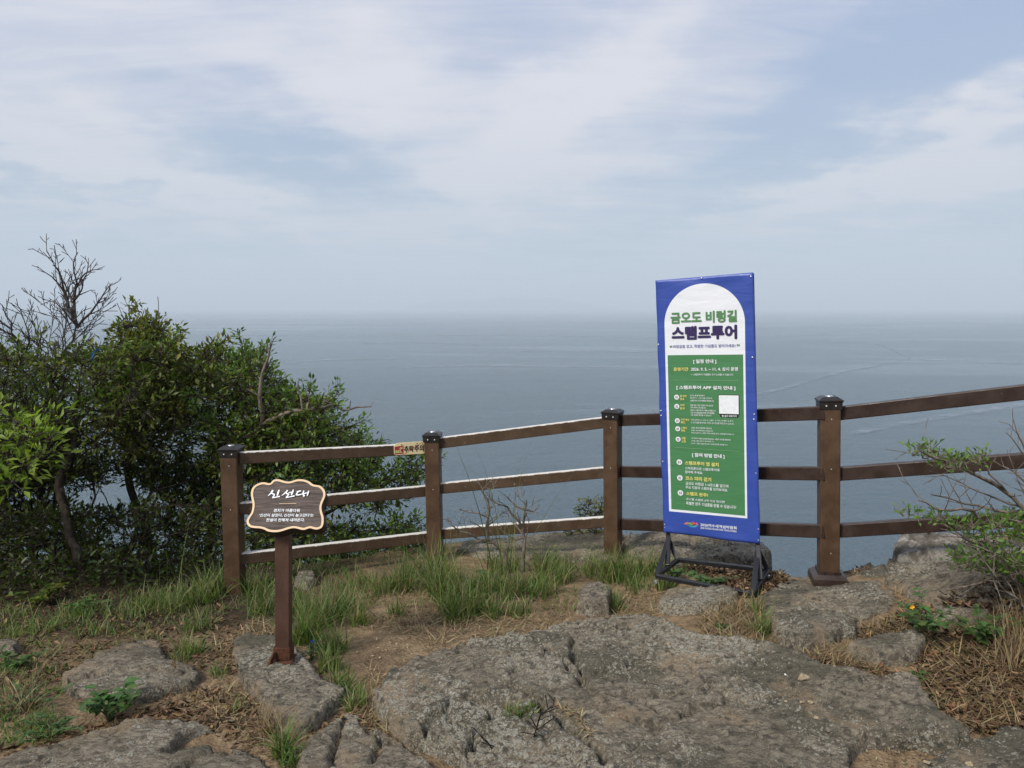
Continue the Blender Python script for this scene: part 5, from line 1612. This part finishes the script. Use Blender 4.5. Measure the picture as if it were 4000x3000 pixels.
tree('olive_bush', 'shrub', 'small olive-leaved bush beyond the fence beside the third post from the left',
     [[(2330, 2100, 5.6), (2325, 2040, 5.6), (2310, 1990, 5.6)]],
     [([(2265, 2010), (2270, 1975), (2300, 1960), (2350, 1965), (2355, 2020), (2300, 2030)], 5.5, 5.75, 26), ([(2200, 2075), (2350, 2060), (2350, 2110), (2190, 2120)], 5.6, 5.8, 24)],
     10, 0.06, 0.032, 0.016, OLIVE, r_max=0.006, wood='stem', group='shrubs beyond the fence')
# right-hand bush
bare_plant('thorn_bush', 'shrub', 'twiggy half-bare bush with small light green leaves at the right edge',
     [[(4060, 2500, 3.3), (4020, 2380, 3.3), (3960, 2250, 3.3), (3870, 2120, 3.28), (3830, 2040, 3.26), (3790, 1990, 3.25), (3680, 1990, 3.22), (3590, 1955, 3.2)],
      [(4060, 2500, 3.3), (4120, 2200, 3.3), (4040, 2030, 3.28), (3930, 1920, 3.25), (3820, 1860, 3.22), (3720, 1820, 3.2), (3640, 1790, 3.2), (3590, 1755, 3.2)],
      [(4120, 2200, 3.3), (4090, 1980, 3.3), (4020, 1800, 3.3), (3930, 1690, 3.3)], [(3930, 1920, 3.25), (3860, 1840, 3.22), (3810, 1780, 3.2), (3780, 1745, 3.2)],
      [(3960, 2250, 3.3), (3880, 2260, 3.2), (3780, 2290, 3.1), (3680, 2300, 3.05)], [(4040, 2030, 3.28), (3940, 2000, 3.3), (3800, 1970, 3.3), (3640, 1930, 3.3)],
      [(4090, 1980, 3.3), (3980, 1860, 3.35), (3880, 1800, 3.4)], [(4020, 2380, 3.3), (3900, 2180, 3.1), (3760, 2120, 3.0)], [(4100, 2480, 3.2), (3950, 2330, 3.0), (3880, 2250, 2.95), (3820, 2150, 2.95)],
      [(4120, 2200, 3.3), (4060, 1900, 3.2), (4000, 1760, 3.2), (3960, 1640, 3.2)]],
     [0.016, 0.016, 0.010, 0.007, 0.010, 0.009, 0.007, 0.008, 0.010, 0.009], BARK_PALE, wood='stem', levels=2, spacing=0.085, ratio=0.36, angle=48, up=0.06, r_min=0.0015, jit=0.13, start=0.3)
bush = bpy.data.objects['thorn_bush']
cen = []
for pl, n in (([(3520, 1775), (3600, 1740), (3720, 1790), (3720, 1830), (3600, 1800)], 9), ([(3620, 1790), (3780, 1800), (3850, 1740), (3850, 1800), (3800, 1840), (3650, 1830)], 14),
              ([(3680, 2050), (3850, 2020), (4150, 1990), (4150, 2180), (3900, 2150), (3780, 2120)], 75), ([(3680, 2190), (3860, 2150), (4150, 2200), (4150, 2330), (3940, 2300), (3850, 2240), (3700, 2220)], 110),
              ([(3500, 2010), (3600, 2010), (3700, 2030), (3600, 2050)], 8)):
    s = sample_poly(pl, n); cen.append(at(s[:, 0], s[:, 1], RNG.uniform(3.05, 3.5, n)))
cen = np.concatenate(cen)
V, Q, col, tw = leaf_clusters(cen, np.tile([0, 0, 1.0], (len(cen), 1)), 12, 0.055, 0.027, 0.015, [(0.12, 0.22, 0.035), (0.15, 0.26, 0.045), (0.09, 0.17, 0.03)], 0.2)
mk('crown', V, Q, LEAF, bush, col=col)
V, Q = join(tw); mk('twig', V, Q, BARK_PALE, bush)
# black dead twigs poking up at the bottom of the view
bare_plant('dead_twig', 'twig', 'blackish dead twig with a seed head standing on the huge slab',
     [[(2090, 3000, 2.42), (2085, 2900, 2.40), (2100, 2850, 2.38), (2130, 2780, 2.36), (2165, 2722, 2.35)], [(2100, 2850, 2.38), (2080, 2810, 2.37), (2085, 2780, 2.36)], [(2100, 2850, 2.38), (2140, 2840, 2.38), (2160, 2800, 2.38)], [(2088, 2920, 2.4), (2070, 2890, 2.4)]],
     [0.0045, 0.003, 0.003, 0.003], BARK_BLACK, wood='stem', group='dead twigs on the huge slab', levels=1, spacing=0.02, ratio=0.3, angle=55, r_min=0.0016, start=0.35)
bare_plant('dead_twig', 'twig', 'blackish bare dead twig leaning left at the bottom edge',
     [[(2030, 3030, 2.40), (1960, 2950, 2.38), (1905, 2890, 2.36), (1840, 2840, 2.35)], [(1990, 2985, 2.39), (1965, 2930, 2.38), (1960, 2900, 2.37)], [(1930, 2915, 2.37), (1880, 2900, 2.36)]],
     [0.0045, 0.003, 0.0025], BARK_BLACK, wood='stem', group='dead twigs on the huge slab', levels=1, spacing=0.05, ratio=0.3, angle=45, r_min=0.0015, start=0.3)

# ------------------------------------------------------------------ grass, straw, litter
def blades(root, h, w, az_, lean, curve, col, seg=4):
    """curved tapering blades"""
    n = len(root)
    dirv = np.stack([np.cos(az_), np.sin(az_), np.zeros(n)], -1)
    side = np.stack([-np.sin(az_), np.cos(az_), np.zeros(n)], -1)
    tw = RNG.uniform(-1, 1, n)[:, None]
    side = side * np.cos(tw) + dirv * np.sin(tw)
    V = []
    p = root.copy()
    ang = lean.copy()
    for s in range(seg + 1):
        t = s / seg
        ww = (w * (1 - t ** 1.6) + 0.0004)[:, None] * 0.5
        V += [p - side * ww, p + side * ww]
        step = (h / seg)[:, None]
        p = p + (dirv * np.sin(ang)[:, None] + np.array([0, 0, 1.0]) * np.cos(ang)[:, None]) * step
        ang = ang + curve / seg
    V = np.stack(V, 1).reshape(-1, 3)
    k = np.arange(n)[:, None, None] * (2 * (seg + 1))
    q = np.array([[2 * s, 2 * s + 1, 2 * s + 3, 2 * s + 2] for s in range(seg)])[None] + k
    return V, q.reshape(-1, 4), np.repeat(col, 2 * (seg + 1), 0)
GR = [(0.118, 0.199, 0.044), (0.16, 0.247, 0.058), (0.097, 0.157, 0.038), (0.216, 0.259, 0.085), (0.077, 0.127, 0.036), (0.237, 0.229, 0.103)]
GRD = [(0.20, 0.19, 0.085), (0.27, 0.22, 0.11)]
gv, gq, gc, gk = [], [], [], 0
def add_blades(P, h, w, lean, curve, pal, dry=0.12, drypal=GRD, store=None):
    global gk
    n = len(P)
    col = tint(None, n, 0.18, pal)
    dm = RNG.random(n) < dry
    col[dm] = tint(None, int(dm.sum()), 0.15, drypal)
    V, Q, C = blades(P, h * RNG.uniform(0.45, 1.15, n), w * RNG.uniform(0.7, 1.2, n), RNG.uniform(0, 2 * math.pi, n), np.abs(RNG.normal(lean, 0.30, n)), RNG.uniform(0.1, 1.35, n) * curve, col)
    gv.append(V); gq.append(Q + gk); gc.append(C); gk += len(V)
def tuft(px, py, r, h, n, lean=0.3, curve=1.1, w=0.006, pal=GR, dry=0.1, lift=0.0):
    """clump of blades rooted round one spot"""
    c = hit([px], [py], lift)[0]
    n = int(n * 0.72); dry = max(dry, 0.18) if pal is GR else dry
    a = RNG.uniform(0, 2 * math.pi, n); rr = r * 1.1 * RNG.random(n) ** 0.6
    X, Y = c[0] + rr * np.cos(a), c[1] + rr * np.sin(a)
    P = np.stack([X, Y, surf_z(X, Y) - 0.01], -1)
    add_blades(P, h, w, lean, curve, pal, dry)
def field(pl, n, h, lean=0.45, curve=1.1, w=0.005, pal=GR, dry=0.15):
    s = sample_poly(pl, n); P = hit(s[:, 0], s[:, 1]); P = P[~np.isnan(P[:, 0])]
    P[:, 2] = ground_h(P[:, 0], P[:, 1]) - 0.008
    cl = fbm(P[:, 0] * 6, P[:, 1] * 6, 71, 3)
    P = P[cl > 0.02]
    add_blades(P, h, w, lean, curve, pal, dry)
# tufts: px, py, radius, height, count
for a in [(1740, 2330, .10, .36, 330), (1800, 2390, .12, .24, 420), (1700, 2280, .08, .36, 150), (1860, 2330, .10, .22, 260), (1950, 2330, .12, .20, 330), (2090, 2320, .13, .19, 360), (2170, 2270, .12, .20, 240),
          (1780, 2420, .08, .16, 220), (1910, 2400, .07, .15, 200), (2030, 2400, .06, .12, 140), (2130, 2230, .10, .24, 180), (1960, 2230, .10, .22, 160),
          (2400, 2270, .10, .30, 260), (2460, 2260, .12, .22, 240), (2330, 2250, .09, .22, 150), (2402, 2385, .035, .15, 150), (2550, 2240, .10, .20, 200), (2600, 2290, .07, .15, 170), (2500, 2300, .08, .14, 120), (2640, 2240, .08, .13, 90),
          (1190, 2500, .07, .26, 330), (1260, 2440, .10, .26, 330), (1330, 2390, .10, .22, 260), (1300, 2540, .07, .17, 230), (1285, 2620, .05, .15, 190), (1330, 2690, .045, .13, 170), (1395, 2775, .04, .12, 170), (1370, 2735, .03, .10, 80), (1410, 2440, .05, .22, 110), (1180, 2400, .10, .26, 180),
          (1545, 2410, .04, .17, 90), (1570, 2300, .09, .24, 200), (1620, 2250, .09, .24, 160), (1480, 2320, .12, .18, 160), (1400, 2290, .12, .18, 160),
          (700, 2380, .12, .22, 240), (790, 2350, .12, .26, 260), (840, 2320, .10, .24, 200), (620, 2360, .14, .18, 180), (760, 2460, .08, .15, 150), (530, 2400, .15, .16, 170), (1020, 2400, .10, .20, 160), (1010, 2330, .10, .22, 120), (740, 2560, .055, .15, 150), (700, 2590, .04, .10, 70),
          (860, 2640, .04, .08, 70), (2980, 2480, .03, .16, 140), (2960, 2410, .03, .17, 70), (2985, 2530, .03, .06, 70), (2800, 2450, .03, .05, 60), (1110, 2960, .035, .15, 170), (1135, 3000, .03, .09, 80), (2010, 2775, .045, .045, 150), (2070, 2772, .03, .04, 80),
          (250, 2440, .15, .14, 150), (120, 2480, .15, .12, 150), (380, 2480, .14, .12, 140), (330, 2420, .12, .14, 90), (60, 2420, .12, .15, 90), (920, 2790, .03, .08, 50)]:
    lift = 0.12 if a[1] > 2700 and 1900 < a[0] < 2200 else 0.0
    tuft(*a, lift=lift)
field([(-150, 2330), (900, 2290), (900, 2420), (600, 2520), (300, 2560), (-150, 2640)], 2900, .07)
field([(-150, 2640), (300, 2560), (380, 2560), (250, 2680), (230, 2900), (-150, 2950)], 2300, .06)
field([(930, 2170), (1450, 2130), (1780, 2120), (1900, 2200), (2350, 2200), (2480, 2240), (1500, 2320), (950, 2320)], 2600, .13, 0.6, 1.2)
field([(950, 2280), (1650, 2230), (2480, 2210), (2640, 2260), (2500, 2330), (2200, 2400), (1900, 2420), (1500, 2360), (1150, 2420)], 1900, .08)
field([(930, 2230), (1700, 2200), (2480, 2230), (2640, 2270), (2300, 2400), (1850, 2430), (1500, 2340), (1150, 2430), (700, 2440)], 1500, .12, 1.15, 0.5, 0.004, GR + GRD + GRD, 0.35)
field([(-150, 2330), (900, 2300), (1000, 2420), (600, 2520), (-150, 2640)], 1300, .11, 1.15, 0.5, 0.004, GR + GRD + GRD, 0.35)
# tall seed stems in front of the rails
for a, b in (((1950, 2300), 700), ((2000, 2280), 640), ((1990, 2290), 560), ((1900, 2280), 480)):
    tuft(a[0], a[1], .05, b / F * 4.7, 9, 0.14, 0.45, 0.006)
tuft(2020, 2280, .08, .66, 14, 0.5, 0.8, 0.0055); tuft(1760, 2300, .06, .55, 8, 0.35, 0.6, 0.005); tuft(680, 2330, .1, .5, 7, 0.12, 0.4, 0.004); tuft(540, 2300, .15, .5, 6, 0.12, 0.3, 0.004)
tag(mk('grass', np.concatenate(gv), np.concatenate(gq), GRASS_M, col=np.concatenate(gc), origin=np.array([0, 4.0, 0])), 'green grass growing in tufts along the fence and between the slabs', 'grass', kind='stuff')

# straw: dry blades lying on the soil
gv, gq, gc, gk = [], [], [], 0
STRAW = [(0.30, 0.225, 0.125), (0.38, 0.29, 0.165), (0.22, 0.155, 0.085), (0.26, 0.18, 0.10), (0.16, 0.11, 0.06)]
def straw(pl, n, h=0.10, lean=1.42, pal=STRAW, w=0.0045, curve=0.25, on_top=False):
    s = sample_poly(pl, n); P = hit(s[:, 0], s[:, 1], 0.03); P = P[~np.isnan(P[:, 0])]
    P[:, 2] = (surf_z(P[:, 0], P[:, 1]) if on_top else ground_h(P[:, 0], P[:, 1])) + RNG.uniform(0.002, 0.014, len(P))
    add_blades(P, h, w, lean, curve, pal, 0.0)
straw([(1400, 2400), (1700, 2380), (2250, 2400), (2600, 2400), (2650, 2440), (2300, 2440), (2000, 2475), (1750, 2540), (1700, 2520)], 1100)
straw([(1300, 2420), (1600, 2350), (1750, 2420), (1500, 2440)], 260)
straw([(1500, 2300), (1900, 2260), (2250, 2300), (2250, 2400), (1700, 2420)], 900)
straw([(2400, 2300), (2570, 2290), (2580, 2400), (2400, 2420)], 350)
straw([(2720, 2400), (2880, 2340), (2960, 2350), (2990, 2450), (3000, 2540), (2750, 2480)], 900, 0.13, 1.2)
straw([(2900, 2500), (3100, 2545), (3320, 2500), (3420, 2600), (3200, 2600), (2960, 2550)], 900, 0.09)
straw([(2900, 2505), (3010, 2500), (3100, 2552), (3230, 2530), (3290, 2510), (3300, 2560), (3440, 2605), (3420, 2630), (3250, 2585), (3080, 2548)], 1100, 0.075, 1.35, STRAW + [(0.12, 0.08, 0.045)], on_top=True)
straw([(3340, 2440), (3480, 2400), (3560, 2360), (3640, 2400), (3600, 2470), (3380, 2480)], 700, 0.07, 1.35, STRAW + [(0.12, 0.08, 0.045)], on_top=True)
straw([(3500, 2260), (3530, 2330), (3560, 2400), (3530, 2400), (3500, 2330)], 120, 0.06, 1.35, on_top=True)
straw([(1000, 2400), (1150, 2450), (950, 2480), (860, 2560), (840, 2500)], 350, 0.08)
straw([(850, 2640), (1000, 2720), (1060, 2850), (1100, 2950), (1000, 2920), (900, 2820), (740, 2760)], 420, 0.07)
straw([(1300, 2720), (1440, 2700), (1490, 2800), (1640, 2940), (1600, 2920), (1420, 2810)], 330, 0.07)
straw([(1440, 2600), (1520, 2600), (1450, 2760), (1370, 2720)], 160, 0.08)
straw([(3420, 2420), (3500, 2380), (3560, 2440), (3420, 2480)], 160, 0.06, on_top=False)
straw([(3380, 2440), (3560, 2390), (3620, 2470), (3360, 2490)], 300, 0.07)
straw([(2160, 2810), (2240, 2860), (2330, 2950), (2290, 2930), (2200, 2860)], 130, 0.05, on_top=True)
straw([(-100, 2560), (300, 2500), (700, 2480), (900, 2560), (860, 2640), (660, 2600), (300, 2560), (100, 2700), (-100, 2800)], 1300, 0.06, 1.42, STRAW[2:] + [(0.13, 0.12, 0.05), (0.10, 0.10, 0.04)])
# dry bent grass at the right edge and the tufts of dead stalks
straw([(3560, 2560), (3800, 2500), (4150, 2420), (4200, 2800), (3850, 2850), (3700, 2780), (3600, 2660)], 2600, 0.11, 1.35, STRAW + [(0.12, 0.08, 0.045)])
straw([(3860, 2480), (4150, 2380), (4150, 2640), (3900, 2640)], 500, 0.22, 0.35, STRAW, 0.004, 0.5)
straw([(3420, 2460), (3700, 2430), (3900, 2440), (3900, 2520), (3560, 2560)], 500, 0.08, 1.35, STRAW + [(0.12, 0.08, 0.045)])
for a in ((1050, 2860, .03, .20, 60), (1090, 2920, .03, .16, 50), (70, 2790, .05, .16, 110), (900, 2700, .03, .08, 40), (690, 2655, .02, .10, 14), (2850, 2400, .06, .14, 90), (2900, 2380, .05, .12, 60)):
    tuft(*a, lean=0.55, curve=0.9, pal=STRAW, w=0.005)
tag(mk('dry_grass', np.concatenate(gv), np.concatenate(gq), DRY_M, col=np.concatenate(gc), origin=np.array([0, 4.0, 0])), 'straw-coloured dead grass strewn on the soil round the slabs', 'dry grass', kind='stuff')

# fallen leaves
lv, lq, lc_, lk = [], [], [], 0
BRN = [(0.15, 0.085, 0.042), (0.20, 0.120, 0.062), (0.11, 0.065, 0.034), (0.25, 0.165, 0.09), (0.08, 0.048, 0.028)]
def litter(pl, n, size=0.045, pal=BRN, lift=0.012, wide=0.36, on_top=False):
    global lk
    s = sample_poly(pl, n); P = hit(s[:, 0], s[:, 1], 0.03); P = P[~np.isnan(P[:, 0])]; n = len(P)
    P[:, 2] = (surf_z if on_top else ground_h)(P[:, 0], P[:, 1]) + RNG.uniform(0.0, lift, n)
    ax = np.stack([RNG.normal(0, 1, n), RNG.normal(0, 1, n), RNG.normal(0.1, 0.25, n)], -1)
    nm = np.array([0, 0, 1.0]) + RNG.normal(0, 0.45, (n, 3))
    ln = size * RNG.uniform(0.6, 1.25, n)
    V, Q = leaf_geo(P, ax, nm, ln, ln * wide, 0.3, -0.15)
    lv.append(V); lq.append(Q + lk); lc_.append(np.repeat(tint(None, n, 0.2, pal), 5, 0)); lk += len(V)
litter([(-150, 2480), (300, 2440), (900, 2380), (1000, 2480), (900, 2640), (700, 2600), (400, 2540), (200, 2640), (-150, 2760)], 700, 0.04)
litter([(440, 2780), (640, 2730), (800, 2660), (960, 2700), (1040, 2850), (960, 2910), (800, 2830), (480, 2830), (250, 2900), (-50, 2960), (-50, 2920), (250, 2820)], 420, 0.038)
litter([(-150, 2480), (400, 2400), (900, 2360), (1020, 2480), (900, 2620), (650, 2560), (300, 2600), (230, 2680), (-150, 2920)], 1900, 0.026, BRN[2:] + [(0.07, 0.05, 0.03), (0.14, 0.11, 0.06)])
litter([(480, 2760), (780, 2650), (960, 2700), (1040, 2850), (900, 2830), (480, 2830)], 500, 0.024, BRN[1:])
litter([(-150, 2250), (600, 2260), (900, 2290), (880, 2380), (-150, 2480)], 700, pal=BRN[2:] + [(0.05, 0.028, 0.015)])
litter([(2780, 2240), (2940, 2270), (2990, 2260), (2990, 2160), (3080, 2200), (3080, 2270), (3000, 2310), (2900, 2320), (2800, 2290)], 700, 0.035, BRN[2:] + [(0.06, 0.034, 0.02)])
litter([(3560, 2560), (3620, 2480), (3800, 2440), (4150, 2400), (4200, 2800), (3850, 2850), (3700, 2790), (3610, 2660)], 2200, 0.04, BRN + [(0.14, 0.09, 0.05)], 0.02)
litter([(3360, 2450), (3500, 2400), (3640, 2380), (3640, 2470), (3420, 2490)], 350, 0.035)
litter([(2960, 2530), (3320, 2570), (3480, 2600), (3600, 2650), (3560, 2650), (3300, 2600)], 260, 0.035)
litter([(3350, 2450), (3480, 2400), (3560, 2350), (3660, 2370), (3640, 2470), (3420, 2490)], 500, 0.035, BRN[2:] + [(0.06, 0.034, 0.02)], 0.012, on_top=True)
litter([(3650, 2330), (3850, 2300), (4100, 2320), (4100, 2420), (3900, 2400), (3700, 2370)], 500, 0.035, BRN[2:] + [(0.06, 0.034, 0.02)], 0.012, on_top=True)
litter([(2660, 2190), (2980, 2200), (3060, 2250), (3000, 2300), (2800, 2290)], 900, 0.034, BRN[2:] + [(0.06, 0.034, 0.02)], 0.02, on_top=True)
litter([(3280, 2215), (3420, 2190), (3500, 2180), (3480, 2210), (3300, 2235)], 120, 0.03)
litter([(3380, 2890), (3680, 2880), (3700, 2960), (3400, 2990)], 60, 0.02, [(0.36, 0.28, 0.18), (0.25, 0.18, 0.11)])
litter([(1150, 2880), (1250, 2830), (1330, 2780), (1400, 2780), (1560, 2900), (1480, 2850), (1350, 2790)], 70, 0.03)
litter([(1350, 2480), (1700, 2420), (2200, 2420), (2550, 2400), (1700, 2520), (1450, 2640)], 160, 0.02, [(0.36, 0.28, 0.18), (0.25, 0.18, 0.11)])
tag(mk('leaf_litter', np.concatenate(lv), np.concatenate(lq), DRY_M, col=np.concatenate(lc_), origin=np.array([0, 4.0, 0])), 'brown fallen leaves strewn over the soil between the rocks', 'fallen leaves', kind='stuff')

# ------------------------------------------------------------------ single weeds
def weed(name, label, px, py, h, r, nst, k, length, width, pal, lift=0.02, flower=None, cat='weed'):
    c = hit([px], [py], lift)[0]
    c[2] = float(surf_z(c[0], c[1]))
    root = empty(name, c); tag(root, label, cat)
    A, B, tips, lf_p, lf_a, lf_n = [], [], [], [], [], []
    for s in range(nst):
        a = RNG.uniform(0, 2 * math.pi); ln = h * RNG.uniform(0.6, 1.1)
        out = np.array([math.cos(a), math.sin(a), 0]) * r * RNG.uniform(0.3, 1.0)
        prev = c + RNG.normal(0, 0.008, 3) * [1, 1, 0]
        for t in range(1, 6):
            u = t / 5
            p_ = c + out * u ** 1.2 + np.array([0, 0, ln * (u - 0.25 * u * u)]) + RNG.normal(0, 0.003, 3)
            A.append(prev); B.append(p_); prev = p_
            if t >= 2:
                for _ in range(k):
                    b_ = RNG.uniform(0, 2 * math.pi)
                    d_ = np.array([math.cos(b_), math.sin(b_), RNG.uniform(-0.1, 0.4)])
                    lf_p.append(p_); lf_a.append(d_); lf_n.append(np.array([0, 0, 1.0]) + RNG.normal(0, 0.25, 3))
        tips.append(prev)
    A, B = np.array(A), np.array(B)
    V, Q = tubes(A, B, np.full(len(A), 0.0024), np.full(len(A), 0.0018), 4)
    mk('stem', V, Q, GSTEM, root)
    n = len(lf_p); ln = length * RNG.uniform(0.65, 1.2, n)
    V, Q = leaf_geo(np.array(lf_p), np.array(lf_a), np.array(lf_n), ln, ln * width / length, 0.12, 0.15)
    mk('foliage', V, Q, LEAF, root, col=np.repeat(tint(None, n, 0.15, pal), 5, 0))
    if flower is not None:
        fc, fp, fr2 = flower
        P = np.tile(at(fp[0], fp[1], c[1] - 0.02), (5, 1)); t = np.linspace(0, 2 * math.pi, 5, endpoint=False)
        ax = np.stack([np.cos(t), np.full(5, -0.4), np.sin(t)], -1)
        V, Q = leaf_geo(P, ax, np.tile([0, -1.0, 0.3], (5, 1)), np.full(5, fr2), np.full(5, fr2 * 0.8), 0.1, 0.0)
        mk('flower', V, Q, ink('petal_' + name, fc), root)
    return root
GSTEM = mat_plain('green_stem', (0.07, 0.11, 0.03), 0.6)
BRI = [(0.085, 0.165, 0.045), (0.11, 0.19, 0.055), (0.07, 0.135, 0.038)]
weed('leafy_weed', 'bright broad-leaved weed at the near edge of the dark left slab', 430, 2790, 0.15, 0.13, 11, 3, 0.05, 0.028, BRI)
weed('leafy_weed', 'feathery low weed at the left edge near the broad bottom slab', 190, 2850, 0.08, 0.14, 12, 4, 0.025, 0.009, BRI)
weed('leafy_weed', 'low spreading weed at the left edge above the feathery weed', 110, 2740, 0.07, 0.16, 12, 4, 0.026, 0.012, BRI)
weed('leafy_weed', 'small light weed beside the bluish stone at the left edge', 60, 2600, 0.09, 0.12, 9, 3, 0.04, 0.018, BRI)
weed('flowering_weed', 'tall weed with one yellow flower growing beside the boat-shaped block', 3600, 2525, 0.15, 0.12, 8, 3, 0.036, 0.022, BRI, flower=((0.70, 0.36, 0.01), (3561, 2370), 0.014))
stem_c = hit([3590], [2500])[0]
weed('leafy_weed', 'upright weed topped by a whorl of leaves behind the yellow-flowered weed', 3575, 2470, 0.30, 0.035, 3, 2, 0.055, 0.024, BRI)
weed('leafy_weed', 'spreading green weed at the right edge in brown leaf litter', 3820, 2520, 0.20, 0.16, 11, 3, 0.048, 0.03, BRI)
weed('leafy_weed', 'tiny green seedling right of the far corner of the huge slab', 3592, 2655, 0.05, 0.045, 5, 3, 0.022, 0.013, BRI)
weed('leafy_weed', 'broad-leaved seedling in the grass below the dead grey shrub', 1905, 2280, 0.10, 0.06, 4, 2, 0.075, 0.05, BRI)
weed('leafy_weed', 'broad-leaved green weed inside the base frame of the banner stand', 2770, 2275, 0.10, 0.15, 8, 3, 0.045, 0.024, BRI)
weed('leafy_weed', 'small leafy weed by the near left corner of the banner base', 2640, 2262, 0.12, 0.06, 5, 3, 0.04, 0.02, BRI)
weed('leafy_weed', 'low tufted weed on the sandy patch behind the huge slab', 2822, 2450, 0.04, 0.05, 8, 3, 0.022, 0.009, BRI)
weed('dayflower', 'slender weed with a tiny blue flower at the foot of the name sign', 1215, 2560, 0.13, 0.06, 6, 2, 0.04, 0.012, BRI, flower=((0.05, 0.12, 0.62), (1220, 2504), 0.010))
weed('leafy_weed', 'low dark-leaved weed in shade under the left thicket', 150, 2350, 0.16, 0.16, 9, 3, 0.06, 0.034, MIDG)
weed('leafy_weed', 'strap-leaved weed in front of the thicket left of the first post', 330, 2390, 0.10, 0.13, 9, 3, 0.07, 0.016, BRI)
